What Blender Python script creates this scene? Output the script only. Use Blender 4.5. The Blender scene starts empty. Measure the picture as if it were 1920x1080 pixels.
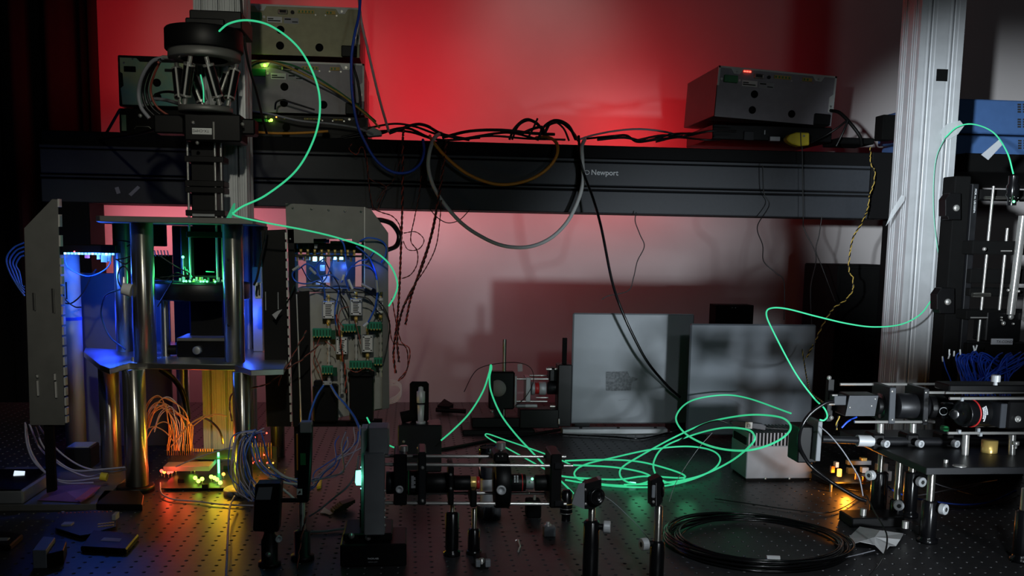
import bpy, math, random
from mathutils import Vector, Matrix
random.seed(7)
SC = bpy.context.scene
COL = SC.collection

# ------------------------------------------------------------------ camera
FPX, CAMH, PITCH, YAW, ROLL, CX, CY = 1818.0, 0.4928, -0.1282, 0.1055, 0.017, 960.0, 690.0
_cp, _sp, _cy, _sy = math.cos(PITCH), math.sin(PITCH), math.cos(YAW), math.sin(YAW)
_F = Vector((_sy*_cp, _cy*_cp, _sp)); _R = Vector((_cy, -_sy, 0)); _U = _R.cross(_F)
_A = _R*math.cos(ROLL) + _U*math.sin(ROLL); _B = _U*math.cos(ROLL) - _R*math.sin(ROLL)
cam_d = bpy.data.cameras.new('camera'); cam = bpy.data.objects.new('camera', cam_d); COL.objects.link(cam)
cam_d.sensor_width = 36.0; cam_d.lens = 36.0*FPX/1920; cam_d.shift_y = (CY-540)/1920
cam_d.clip_start = 0.02
cam.matrix_world = Matrix(((_A.x, _B.x, -_F.x, 0), (_A.y, _B.y, -_F.y, 0), (_A.z, _B.z, -_F.z, CAMH), (0, 0, 0, 1)))
SC.camera = cam

# ------------------------------------------------------------------ world, exposure, room lights
W = bpy.data.worlds.new('dark_room'); SC.world = W; W.use_nodes = True
W.node_tree.nodes['Background'].inputs[0].default_value = (0.5, 0.6, 0.75, 1)
W.node_tree.nodes['Background'].inputs[1].default_value = 0.0022
vs = SC.view_settings
vs.view_transform = 'Standard'; vs.look = 'None'; vs.gamma = 1.0; vs.exposure = 0.0; vs.use_curve_mapping = False
SC.cycles.max_bounces = 5; SC.cycles.diffuse_bounces = 3; SC.cycles.glossy_bounces = 3
SC.cycles.transmission_bounces = 6; SC.cycles.transparent_max_bounces = 6
SC.cycles.sample_clamp_indirect = 3.0; SC.cycles.caustics_reflective = False; SC.cycles.caustics_refractive = False

def point_light(name, loc, col, power, r=0.01, parent=None):
    d = bpy.data.lights.new(name, 'POINT'); d.color = col; d.energy = power; d.shadow_soft_size = r
    o = bpy.data.objects.new(name, d); COL.objects.link(o); o.location = loc
    if parent is not None: o.parent = parent; o.location = Vector(loc) - parent['_o'] if False else o.location
    return o
def spot_light(name, loc, target, col, power, angle, blend=0.5, r=0.02):
    d = bpy.data.lights.new(name, 'SPOT'); d.color = col; d.energy = power; d.shadow_soft_size = r
    d.spot_size = math.radians(angle); d.spot_blend = blend
    o = bpy.data.objects.new(name, d); COL.objects.link(o); o.location = loc
    o.rotation_euler = (Vector(target)-Vector(loc)).to_track_quat('-Z', 'Y').to_euler()
    return o
def area_light(name, loc, target, col, power, sx, sy):
    d = bpy.data.lights.new(name, 'AREA'); d.shape = 'RECTANGLE'; d.size = sx; d.size_y = sy; d.color = col; d.energy = power
    o = bpy.data.objects.new(name, d); COL.objects.link(o); o.location = loc
    o.rotation_euler = (Vector(target)-Vector(loc)).to_track_quat('-Z', 'Y').to_euler()
    return o
# torch held low right of the photographer, turned to the pale panel (cool white)
spot_light('hand_torch', (0.92, 0.35, 0.13), (0.76, 2.5, 0.31), (0.84, 0.93, 1.0), 98.0, 28, 1.0, 0.055)
# unseen spot added to brighten the pillar, from left of the photographer
spot_light('pillar_fill', (-0.40, -0.2, 0.62), (1.28, 2.2, 0.64), (0.84, 0.93, 1.0), 460.0, 17.5, 1.0, 0.03)
# warm fill spot added for the tower, above the photographer
spot_light('tower_fill', (-0.05, -0.1, 1.5), (-0.42, 2.0, 0.42), (1.0, 0.97, 0.82), 44.0, 30, 1.0, 0.04)
# narrow unseen spot added to lift the dark stack on the shelf
spot_light('stack_fill', (-0.15, -0.1, 1.0), (-0.40, 2.66, 0.98), (1.0, 0.98, 0.80), 22.0, 17, 1.0, 0.03)
# front fill added over the photographer's shoulder to brighten the near table
spot_light('table_front_fill', (0.42, 0.15, 0.92), (0.55, 1.45, 0.04), (0.88, 0.95, 1.0), 24.0, 50, 1.0, 0.04)
# faint added fill without a source in the room, high right
point_light('room_fill', (0.95, -0.35, 1.1), (0.86, 0.94, 1.0), 7.5, 0.10)
# red lamps on the overhead shelf, shining at the wall
spot_light('red_wall_light', (0.02, 2.80, 0.92), (0.02, 3.2, 0.96), (1.0, 0.024, 0.04), 5.2, 165, 0.5, 0.05)
spot_light('red_wall_light', (0.68, 2.95, 0.83), (0.68, 3.2, 0.90), (1.0, 0.03, 0.04), 2.4, 170, 0.5, 0.03)
spot_light('red_wall_light', (-0.72, 2.80, 1.00), (-0.72, 3.2, 1.0), (1.0, 0.03, 0.045), 2.5, 165, 0.5, 0.05)
# strip lamps under the rear edge of the shelf, shining on the wall
area_light('pink_strip_lamp', (-0.70, 2.97, 0.555), (-0.70, 3.2, 0.40), (1.0, 0.24, 0.30), 1.2, 0.45, 0.03)
area_light('white_strip_lamp', (-0.04, 3.0, 0.558), (-0.04, 3.2, 0.46), (1.0, 0.70, 0.77), 0.40, 0.42, 0.03)
spot_light('red_wall_light', (0.35, 2.72, 0.52), (0.45, 3.2, 0.25), (1.0, 0.05, 0.07), 0.85, 150, 0.7, 0.05)  # added red fill for the lower wall, standing in for bounce
# unseen spot added above for the white patch on the upper wall
spot_light('upper_wall_fill', (0.42, 2.6, 1.75), (0.42, 3.2, 1.12), (1.0, 0.93, 0.88), 4.2, 46, 1.0, 0.1)

# ------------------------------------------------------------------ helpers
def ray(px, py): return _A*((px-CX)/FPX) - _B*((py-CY)/FPX) + _F
CAM = Vector((0, 0, CAMH))
def P(px, py, Y):
    d = ray(px, py); return CAM + d*(Y/d.y)
def G(px, py, z=0.0):
    d = ray(px, py); return CAM + d*((z-CAMH)/d.z)

def mat(name, col, rough=0.5, metal=0.0, em=None, es=0.0, var=0.15, scale=40.0, bump=0.0, spec=0.5, alpha=1.0, trans=0.0, col2=None, aniso=0.0):
    m = bpy.data.materials.new(name); m.use_nodes = True
    nt = m.node_tree; b = nt.nodes['Principled BSDF']
    b.inputs['Roughness'].default_value = rough; b.inputs['Metallic'].default_value = metal
    b.inputs['Specular IOR Level'].default_value = spec
    if aniso:
        b.inputs['Anisotropic'].default_value = aniso; b.inputs['Anisotropic Rotation'].default_value = 0.25
        tg = nt.nodes.new('ShaderNodeTangent'); tg.direction_type = 'RADIAL'; tg.axis = 'Z'
        nt.links.new(tg.outputs['Tangent'], b.inputs['Tangent'])
    c2 = col2 or tuple(max(0, c*(1-var)) for c in col)
    if var > 0 or col2:
        tc = nt.nodes.new('ShaderNodeTexCoord'); n = nt.nodes.new('ShaderNodeTexNoise')
        n.inputs['Scale'].default_value = scale; n.inputs['Detail'].default_value = 4
        nt.links.new(tc.outputs['Object'], n.inputs['Vector'])
        r = nt.nodes.new('ShaderNodeValToRGB')
        r.color_ramp.elements[0].position = 0.35; r.color_ramp.elements[1].position = 0.68
        r.color_ramp.elements[0].color = (*c2, 1); r.color_ramp.elements[1].color = (*col, 1)
        nt.links.new(n.outputs['Fac'], r.inputs['Fac']); nt.links.new(r.outputs['Color'], b.inputs['Base Color'])
        if bump > 0:
            bp = nt.nodes.new('ShaderNodeBump'); bp.inputs['Strength'].default_value = bump; bp.inputs['Distance'].default_value = 0.002
            nt.links.new(n.outputs['Fac'], bp.inputs['Height']); nt.links.new(bp.outputs['Normal'], b.inputs['Normal'])
    else:
        b.inputs['Base Color'].default_value = (*col, 1)
    if em:
        b.inputs['Emission Color'].default_value = (*em, 1); b.inputs['Emission Strength'].default_value = es
    if alpha < 1: b.inputs['Alpha'].default_value = alpha
    if trans > 0: b.inputs['Transmission Weight'].default_value = trans; b.inputs['IOR'].default_value = 1.45
    return m
M = {}
def dm(key, *a, **k): M[key] = mat(key, *a, **k)
dm('wall', (0.62, 0.58, 0.57), 0.85, var=0.06, scale=6, bump=0.05)
dm('floor', (0.05, 0.05, 0.05), 0.8)
dm('curtain', (0.006, 0.005, 0.005), 0.95, var=0.3)
dm('table', (0.060, 0.060, 0.064), 0.40, 0.35, var=0.25, scale=90, bump=0.02)
dm('table_hole', (0.012, 0.012, 0.012), 0.45, 0.5)
dm('black', (0.0045, 0.0045, 0.005), 0.45, var=0.2, spec=0.25)
dm('black_gloss', (0.006, 0.006, 0.007), 0.24, var=0.2, spec=0.6, aniso=0.7)
dm('black_matte', (0.004, 0.004, 0.004), 0.9, var=0.2, spec=0.15)
dm('anodised', (0.014, 0.0145, 0.017), 0.42, 0.3, var=0.2)
dm('shelf_paint', (0.038, 0.043, 0.052), 0.55, var=0.12, scale=120)
dm('shelf_dark', (0.0035, 0.0035, 0.004), 0.7, spec=0.2)
dm('steel', (0.66, 0.65, 0.62), 0.32, 0.7, var=0.1, aniso=0.75)
dm('steel_brushed', (0.60, 0.585, 0.53), 0.30, 0.95, var=0.10, scale=25, aniso=0.88)
dm('aluminium', (0.60, 0.62, 0.64), 0.5, 0.3, var=0.1, scale=30)
dm('aluminium_dull', (0.36, 0.38, 0.40), 0.5, 0.5, var=0.2, scale=20)
dm('sheet_metal', (0.19, 0.19, 0.18), 0.5, 0.4, var=0.15, scale=30)
dm('panel_grey', (0.26, 0.285, 0.31), 0.55, 0.15, var=0.12, scale=8)
dm('panel_dark', (0.14, 0.16, 0.185), 0.55, 0.15, var=0.15, scale=8)
dm('panel_mark', (0.23, 0.25, 0.27), 0.8, var=0.5, scale=150)
dm('box_grey', (0.22, 0.23, 0.245), 0.6, 0.1, var=0.08)
dm('box_face', (0.28, 0.265, 0.29), 0.5, 0.3, var=0.12)
dm('box_side', (0.07, 0.065, 0.065), 0.5, 0.3, var=0.1)
dm('frame_grey', (0.60, 0.62, 0.60), 0.45, 0.2, var=0.1)
dm('chromate', (0.70, 0.70, 0.30), 0.4, 0.2, col2=(0.20, 0.58, 0.50), scale=9)
dm('olive_face', (0.34, 0.33, 0.21), 0.5, 0.3, var=0.15)
dm('white_label', (0.75, 0.76, 0.76), 0.7, var=0.03)
dm('grey_label', (0.42, 0.43, 0.46), 0.7, var=0.05)
dm('ink', (0.02, 0.02, 0.02), 0.8, var=0)
dm('print_white', (0.85, 0.87, 0.9), 0.6, var=0)
dm('green_plastic', (0.02, 0.22, 0.07), 0.45, var=0.2)
dm('pcb_green', (0.01, 0.10, 0.05), 0.4, var=0.3)
dm('pcb_dark', (0.012, 0.016, 0.016), 0.4, var=0.3)
dm('terminal_green', (0.03, 0.30, 0.17), 0.4, var=0.15)
dm('gold', (0.95, 0.66, 0.20), 0.3, 0.5, var=0.05)
dm('bright_metal', (0.80, 0.79, 0.76), 0.35, 0.45, var=0.06)
dm('copper', (0.75, 0.34, 0.16), 0.35, 1.0, var=0.1)
dm('blue_box', (0.07, 0.16, 0.38), 0.5, 0.1, var=0.08)
dm('yellow_plastic', (0.75, 0.60, 0.04), 0.5, var=0.08)
dm('orange_cable', (0.80, 0.33, 0.03), 0.45, var=0.05)
dm('white_cable', (0.78, 0.79, 0.78), 0.5, var=0.03)
dm('pink_cable', (0.72, 0.60, 0.64), 0.5, var=0.03)
dm('grey_cable', (0.35, 0.36, 0.4), 0.5, var=0.05)
dm('blue_cable', (0.025, 0.11, 0.80), 0.4, var=0.1)
dm('blue_coax', (0.04, 0.15, 0.70), 0.35, var=0.1)
dm('red_wire', (0.55, 0.07, 0.04), 0.5, var=0.1)
dm('brown_wire', (0.32, 0.07, 0.045), 0.5, var=0.1)
dm('black_wire', (0.006, 0.006, 0.006), 0.4, var=0)
dm('yellow_wire', (0.62, 0.42, 0.08), 0.5, var=0.05)
dm('lilac_wire', (0.45, 0.45, 0.62), 0.45, var=0.05)
dm('orange_wire', (0.75, 0.34, 0.12), 0.45, var=0.05)
dm('clear_tape', (0.75, 0.78, 0.8), 0.4, var=0.05, alpha=0.45)
dm('tissue', (0.55, 0.55, 0.55), 0.9, var=0.08, scale=60)
dm('glass', (0.9, 0.92, 0.95), 0.04, var=0, trans=1.0)
dm('lens_glass', (0.02, 0.02, 0.03), 0.05, 0.0, var=0, spec=1.0)
dm('disc_grey', (0.38, 0.38, 0.35), 0.7, var=0.12)
dm('red_ring', (0.65, 0.03, 0.03), 0.4, var=0.05)
dm('purple_bag', (0.30, 0.14, 0.40), 0.3, var=0.3, scale=20)
dm('pink_bag', (0.55, 0.10, 0.22), 0.3, var=0.2)
dm('white_tube', (0.40, 0.42, 0.46), 0.45, var=0.05)
dm('fibre_green', (0.05, 0.45, 0.25), 0.35, em=(0.055, 0.80, 0.36), es=0.62, var=0)
dm('fibre_faint', (0.20, 0.50, 0.38), 0.35, em=(0.05, 0.62, 0.34), es=0.14, var=0)
dm('fibre_dim', (0.05, 0.45, 0.25), 0.35, em=(0.05, 0.62, 0.30), es=0.30, var=0)
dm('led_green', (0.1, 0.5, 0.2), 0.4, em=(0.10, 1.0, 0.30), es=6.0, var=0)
dm('led_lime', (0.3, 0.5, 0.1), 0.4, em=(0.42, 1.0, 0.06), es=6.0, var=0)
dm('led_red', (0.5, 0.1, 0.1), 0.4, em=(1.0, 0.05, 0.03), es=7.0, var=0)
dm('led_amber', (0.5, 0.3, 0.1), 0.4, em=(1.0, 0.30, 0.04), es=5.0, var=0)
dm('led_blue', (0.1, 0.2, 0.6), 0.4, em=(0.10, 0.38, 1.0), es=5.0, var=0)
dm('led_cyan', (0.2, 0.5, 0.6), 0.4, em=(0.35, 0.85, 1.0), es=4.0, var=0)
dm('laser_glow', (0.3, 0.9, 0.8), 0.5, em=(0.25, 1.0, 0.70), es=2.2, var=0)
dm('screen_white', (0.8, 0.8, 0.8), 0.5, em=(0.75, 0.88, 1.0), es=1.0, var=0)

class MB:
    """collects shapes in world coordinates; build() links them as one mesh object"""
    def __init__(s, mtx=None): s.v = []; s.f = []; s.sm = []; s.m = mtx
    def _add(s, vs, fs, smooth):
        o = len(s.v)
        if s.m is not None: vs = [s.m @ Vector(v) for v in vs]
        s.v += [tuple(v) for v in vs]; s.f += [tuple(i+o for i in f) for f in fs]; s.sm += [smooth]*len(fs)
        return s
    def box(s, a, b):
        x0, x1 = sorted((a[0], b[0])); y0, y1 = sorted((a[1], b[1])); z0, z1 = sorted((a[2], b[2]))
        return s._add([(x0,y0,z0),(x1,y0,z0),(x1,y1,z0),(x0,y1,z0),(x0,y0,z1),(x1,y0,z1),(x1,y1,z1),(x0,y1,z1)],
                      [(3,2,1,0),(4,5,6,7),(0,1,5,4),(1,2,6,5),(2,3,7,6),(3,0,4,7)], False)
    def cbox(s, c, sz): return s.box([c[i]-sz[i]/2 for i in range(3)], [c[i]+sz[i]/2 for i in range(3)])
    def pbox(s, x0, y0, x1, y1, Y, depth, inset=0.0):
        """box whose front face fills a pixel rectangle at distance Y"""
        xm, ym = (x0+x1)/2, (y0+y1)/2
        return s.box((P(x0, ym, Y).x+inset, Y, P(xm, y1, Y).z+inset), (P(x1, ym, Y).x-inset, Y+depth, P(xm, y0, Y).z-inset))
    def cyl(s, a, b, r, r2=None, seg=16, cap=True, smooth=True):
        a = Vector(a); b = Vector(b); r2 = r if r2 is None else r2
        d = (b-a).normalized(); t = Vector((0,0,1)) if abs(d.z) < 0.9 else Vector((1,0,0))
        u = d.cross(t).normalized(); w = d.cross(u)
        vs = []
        for q, rr in ((a, r), (b, r2)):
            for i in range(seg):
                t_ = 2*math.pi*i/seg; vs.append(q + u*(rr*math.cos(t_)) + w*(rr*math.sin(t_)))
        s._add(vs, [(i, (i+1) % seg, seg+(i+1) % seg, seg+i) for i in range(seg)], smooth)
        if cap: s._add(vs, [tuple(range(seg-1, -1, -1)), tuple(range(seg, 2*seg))], False)
        return s
    def lathe(s, base, axis, prof, seg=24, smooth=True):
        """prof: list of (distance along the axis, radius)"""
        base = Vector(base); d = Vector(axis).normalized(); t = Vector((0,0,1)) if abs(d.z) < 0.9 else Vector((1,0,0))
        u = d.cross(t).normalized(); w = d.cross(u); vs = []
        for (h, r) in prof:
            for i in range(seg):
                a = 2*math.pi*i/seg; vs.append(base + d*h + u*(r*math.cos(a)) + w*(r*math.sin(a)))
        fs = [(k*seg+i, k*seg+(i+1) % seg, (k+1)*seg+(i+1) % seg, (k+1)*seg+i) for k in range(len(prof)-1) for i in range(seg)]
        return s._add(vs, fs, smooth)
    def tube(s, pts, r, seg=6):
        pts = [Vector(p) for p in pts]; n = len(pts); vs = []; u = None
        for k in range(n):
            d = (pts[min(k+1, n-1)] - pts[max(k-1, 0)])
            d = d.normalized() if d.length > 1e-9 else Vector((0,0,1))
            if u is None:
                t = Vector((0,0,1)) if abs(d.z) < 0.9 else Vector((1,0,0)); u = d.cross(t).normalized()
            else:
                u = u - d*u.dot(d)
                u = u.normalized() if u.length > 1e-6 else d.orthogonal().normalized()
            w = d.cross(u); rr = r[k] if isinstance(r, (list, tuple)) else r
            for i in range(seg):
                a = 2*math.pi*i/seg; vs.append(pts[k] + u*(rr*math.cos(a)) + w*(rr*math.sin(a)))
        fs = [(k*seg+i, k*seg+(i+1) % seg, (k+1)*seg+(i+1) % seg, (k+1)*seg+i) for k in range(n-1) for i in range(seg)]
        s._add(vs, fs, True)
        s._add(vs[:seg], [tuple(range(seg-1, -1, -1))], False); s._add(vs[-seg:], [tuple(range(seg))], False)
        return s
    def prism(s, poly, vec):
        n = len(poly); vec = Vector(vec); vs = [Vector(p) for p in poly] + [Vector(p)+vec for p in poly]
        return s._add(vs, [tuple(range(n)), tuple(range(2*n-1, n-1, -1))] + [(i, n+i, n+(i+1) % n, (i+1) % n) for i in range(n)], False)
    def ball(s, c, r, seg=10, rings=6, sz=1.0):
        prof = [(-r*sz*math.cos(math.pi*k/rings), max(r*math.sin(math.pi*k/rings), 1e-5)) for k in range(rings+1)]
        return s.lathe(c, (0,0,1), prof, seg)
    def build(s, name, material, parent=None, bev=0.0, kind=None):
        me = bpy.data.meshes.new(name); org = Vector(parent['_org']) if parent is not None and '_org' in parent else None
        if org is None and parent is None:
            xs = [v[0] for v in s.v]; ys = [v[1] for v in s.v]; zs = [v[2] for v in s.v]
            org = Vector(((min(xs)+max(xs))/2, (min(ys)+max(ys))/2, min(zs)))
        ox, oy, oz = org
        me.from_pydata([(v[0]-ox, v[1]-oy, v[2]-oz) for v in s.v], [], s.f)
        me.polygons.foreach_set('use_smooth', s.sm)
        me.materials.append(M[material] if isinstance(material, str) else material)
        me.update()
        o = bpy.data.objects.new(name, me); COL.objects.link(o)
        if parent is None: o.location = org; o['_org'] = tuple(org)
        else:
            o.parent = parent; o['_org'] = tuple(org)
        if bev > 0:
            b = o.modifiers.new('edge', 'BEVEL'); b.width = bev; b.segments = 1; b.limit_method = 'ANGLE'
        if kind: o['kind'] = kind
        return o

def thing(name, label, cat, loc, group=None, kind=None):
    o = bpy.data.objects.new(name, None); COL.objects.link(o); o.location = loc; o['_org'] = tuple(loc)
    o.empty_display_size = 0.02
    return tag(o, label, cat, group, kind)
def tag(o, label=None, cat=None, group=None, kind=None):
    if label: o['label'] = label
    if cat: o['category'] = cat
    if group: o['group'] = group
    if kind: o['kind'] = kind
    return o
def lit(parent, loc, col, power, r=0.004, name='led_light'):
    """light of a small lamp, carried by the thing it belongs to"""
    o = point_light(name, Vector(loc) - Vector(parent['_org']), col, power, r); o.parent = parent
    return o
def spline(pts, n=8):
    pts = [Vector(p) for p in pts]; out = []
    q = [pts[0]*2-pts[1]] + pts + [pts[-1]*2-pts[-2]]
    for i in range(1, len(q)-2):
        a, b, c, d = q[i-1], q[i], q[i+1], q[i+2]
        for k in range(n):
            t = k/n; t2 = t*t; t3 = t2*t
            out.append(0.5*((2*b)+(c-a)*t+(2*a-5*b+4*c-d)*t2+(3*b-a-3*c+d)*t3))
    out.append(pts[-1]); return out
def pix(pts, Y=None):
    """pixel points (x, y[, distance]) to places in the room"""
    return [P(p[0], p[1], p[2] if len(p) > 2 else Y) for p in pts]
def cable(name, label, pts, r, material, cat='cable', group=None, n=8, seg=6, Y=None, world=False):
    pp = pts if world else pix(pts, Y)
    o = MB().tube(spline(pp, n), r, seg).build(name, material)
    return tag(o, label, cat, group)
def flat_text(txt, name, material, parent, origin, right, up, height, bold=0.0):
    """flat print: mesh letters laid on a surface; origin = lower left corner, height of a capital in metres"""
    cu = bpy.data.curves.new('print', 'FONT'); cu.body = txt; cu.size = 1.0; cu.offset = bold
    tmp = bpy.data.objects.new('print', cu); COL.objects.link(tmp)
    dg = bpy.context.evaluated_depsgraph_get(); me = bpy.data.meshes.new_from_object(tmp.evaluated_get(dg))
    bpy.data.objects.remove(tmp)
    s_ = height/0.70; org = Vector(parent['_org']); right = Vector(right).normalized(); up = Vector(up).normalized()
    for v in me.vertices: v.co = Vector(origin) - org + right*(v.co.x*s_) + up*(v.co.y*s_)
    me.materials.clear(); me.materials.append(M[material])
    o = bpy.data.objects.new(name, me); COL.objects.link(o); o.parent = parent; o['_org'] = tuple(org)
    return o
def copy_tree(o, delta, label=None, parent=None):
    c = o.copy(); COL.objects.link(c)
    if parent is None:
        c.location = o.location + Vector(delta); c['_org'] = tuple(Vector(o['_org']) + Vector(delta))
        if label: c['label'] = label
    else: c.parent = parent
    for ch in list(o.children): copy_tree(ch, delta, None, c)
    return c
# ================================================================== the setting
def structure(o): o['kind'] = 'structure'; return o
structure(MB().box((-3.2, 3.20, -0.9), (4.2, 3.28, 2.6)).build('wall_back', 'wall'))
structure(MB().box((-3.2, -0.6, -0.95), (4.2, 3.28, -0.9)).build('floor', 'floor'))
# black curtain hanging at the left
mb = MB(); xs = []
x_edge = P(190, 130, 3.06).x
N = 90
pts = []
for i in range(N+1):
    x = -2.4 + (x_edge+2.4)*i/N; pts.append((x, 3.06 + 0.028*math.sin(i*0.9) + 0.012*math.sin(i*2.3)))
vs_ = [(x, y, z) for (x, y) in pts for z in (-0.85, 2.4)]
mb._add(vs_, [(2*i, 2*i+2, 2*i+3, 2*i+1) for i in range(N)], True)
cu = mb.build('blackout_curtain', 'curtain')
sol = cu.modifiers.new('cloth', 'SOLIDIFY'); sol.thickness = 0.003
tag(cu, 'black blackout curtain hanging in folds beside the red lit wall', 'curtain')

# optical table with its threaded holes
T = thing('optical_table', 'large black optical breadboard table with a grid of threaded holes', 'table', (0.3, 2.0, -0.2))
U0 = 0.025; HX = 0.3533*U0; HY = 0.3468*U0
TX0, TX1, TY0, TY1 = -56, 84, 42, 119
def seen(ix, iy):
    x = HX+ix*U0; y = HY+iy*U0
    d = Vector((x, y, 0)) - CAM; z = d.dot(_F)
    if z <= 0.1: return False
    px = CX+FPX*d.dot(_A)/z; py = CY-FPX*d.dot(_B)/z
    return -60 < px < 1980 and py < 1120
vs_, fs_ = [], []
hv, hf = [], []
SQ = [(1,0),(1,1),(0,1),(-1,1),(-1,0),(-1,-1),(0,-1),(1,-1)]
c8 = [(math.cos(math.pi*k/4), math.sin(math.pi*k/4)) for k in range(8)]
for ix in range(TX0, TX1):
    for iy in range(TY0, TY1):
        x = HX+ix*U0; y = HY+iy*U0; h = U0/2
        if seen(ix, iy):
            o = len(vs_)
            vs_ += [(x+a*h, y+b*h, 0) for a, b in SQ] + [(x+a*0.0034, y+b*0.0034, 0) for a, b in c8] + [(x+a*0.0027, y+b*0.0027, -0.0012) for a, b in c8]
            for k in range(8):
                n = (k+1) % 8
                fs_ += [(o+k, o+n, o+8+n, o+8+k), (o+8+k, o+8+n, o+16+n, o+16+k)]
            o = len(hv)
            hv += [(x+a*0.0027, y+b*0.0027, -0.0012) for a, b in c8] + [(x+a*0.0027, y+b*0.0027, -0.011) for a, b in c8]
            hf += [(o+k, o+(k+1) % 8, o+8+(k+1) % 8, o+8+k) for k in range(8)] + [tuple(range(o+8, o+16))]
        else:
            o = len(vs_); vs_ += [(x-h, y-h, 0), (x+h, y-h, 0), (x+h, y+h, 0), (x-h, y+h, 0)]; fs_.append((o, o+1, o+2, o+3))
mb = MB(); mb.v = vs_; mb.f = fs_; mb.sm = [False]*len(fs_)
xa, xb, ya, yb = HX+(TX0-.5)*U0, HX+(TX1-.5)*U0, HY+(TY0-.5)*U0, HY+(TY1-.5)*U0
mb._add([(xa,ya,0),(xb,ya,0),(xb,yb,0),(xa,yb,0),(xa,ya,-.2),(xb,ya,-.2),(xb,yb,-.2),(xa,yb,-.2)], [(0,4,5,1),(1,5,6,2),(2,6,7,3),(3,7,4,0),(7,6,5,4)], False)
TOP = mb.build('tabletop', 'table', T)
mb = MB(); mb.v = hv; mb.f = hf; mb.sm = [False]*len(hf)
mb.build('threaded_hole', 'table_hole', T, kind='stuff')
for (lx, ly) in ((-1.1, 1.3), (1.8, 1.3), (-1.1, 2.7), (1.8, 2.7)):
    MB().cyl((lx, ly, -0.9), (lx, ly, -0.2), 0.09, seg=20).build('leg', 'black', T)
TABLE_BACK = yb

# overhead shelf beam across the table
SY = 2.60
SH = thing('overhead_shelf', 'long dark grey overhead shelf beam crossing above the table with white lettering', 'shelf', (0.35, SY, 0.57))
def zz(py, px=850): return P(px, py, SY).z
X0, X1 = -0.93, 1.40
zb, zl0, zl1, zf, zr, zt = zz(394), zz(352), zz(345), zz(294), zz(277), zz(264)
MB().box((X0, SY, zb), (X1, SY+0.03, zl0)).build('lower_panel', 'shelf_paint', SH, bev=0.002)
MB().box((X0, SY-0.004, zl0+0.0045), (X1, SY+0.03, zl1)).build('ledge_strip', 'shelf_paint', SH, bev=0.001)
MB().box((X0, SY, zl1+0.0045), (X1, SY+0.03, zf-0.006)).build('upper_panel', 'shelf_paint', SH, bev=0.002)
MB().box((X0, SY-0.003, zf-0.003), (X1, SY+0.03, zf+0.004)).build('top_strip', 'shelf_paint', SH, bev=0.001)
MB().box((X0, SY+0.012, zb+0.004), (X1, SY+0.30, zf)).build('core', 'shelf_dark', SH)
MB().box((X0, SY+0.015, zf+0.004), (X1, SY+0.34, zt)).build('deck', 'shelf_dark', SH, bev=0.002)
bx = P(1089, 320, SY).x
MB().box((bx-0.0075, SY-0.009, zl0-0.001), (bx+0.0075, SY, zf+0.02)).build('clamp_strap', 'black_matte', SH, bev=0.001)
bx2 = P(795, 310, SY).x
MB().box((bx2-0.0075, SY-0.009, zl0-0.001), (bx2+0.0075, SY, zf+0.02)).build('clamp_strap', 'black_matte', SH, bev=0.001)
for xx in (P(1712, 560, SY).x, -0.86):
    MB().box((xx-0.045, SY+0.0, 0.0), (xx+0.045, SY+0.12, zb+0.004)).build('support_post', 'shelf_dark', SH, bev=0.003)
MB().box((P(1632, 300, SY).x, SY-0.012, zb-0.001), (X1+0.01, SY, zt)).build('end_bracket', 'shelf_dark', SH, bev=0.002)
t0 = P(1108, 329, SY-0.0005); t1 = P(1169, 330, SY-0.0005)
flat_text('Newport', 'lettering', 'print_white', SH, (t0.x, SY-0.0008, P(1138, 328.5, SY).z), (1,0,0), (0,0,1), 0.0138, 0.014)
# ring mark before the lettering: an open oval stroke with a slanted bar
lg = MB(); c = P(1100, 323.5, SY); ring = []
for k in range(26):
    a = math.radians(-150 + 300*k/25); ring.append((c.x+0.0068*math.cos(a), SY-0.0012, c.z+0.0052*math.sin(a)))
lg.tube(ring, 0.0011, 5); lg.tube([(c.x-0.009, SY-0.0012, c.z+0.004), (c.x-0.002, SY-0.0012, c.z-0.003)], 0.0011, 5)
lg.build('logo_mark', 'print_white', SH)
SHELF_Z = zt
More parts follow.
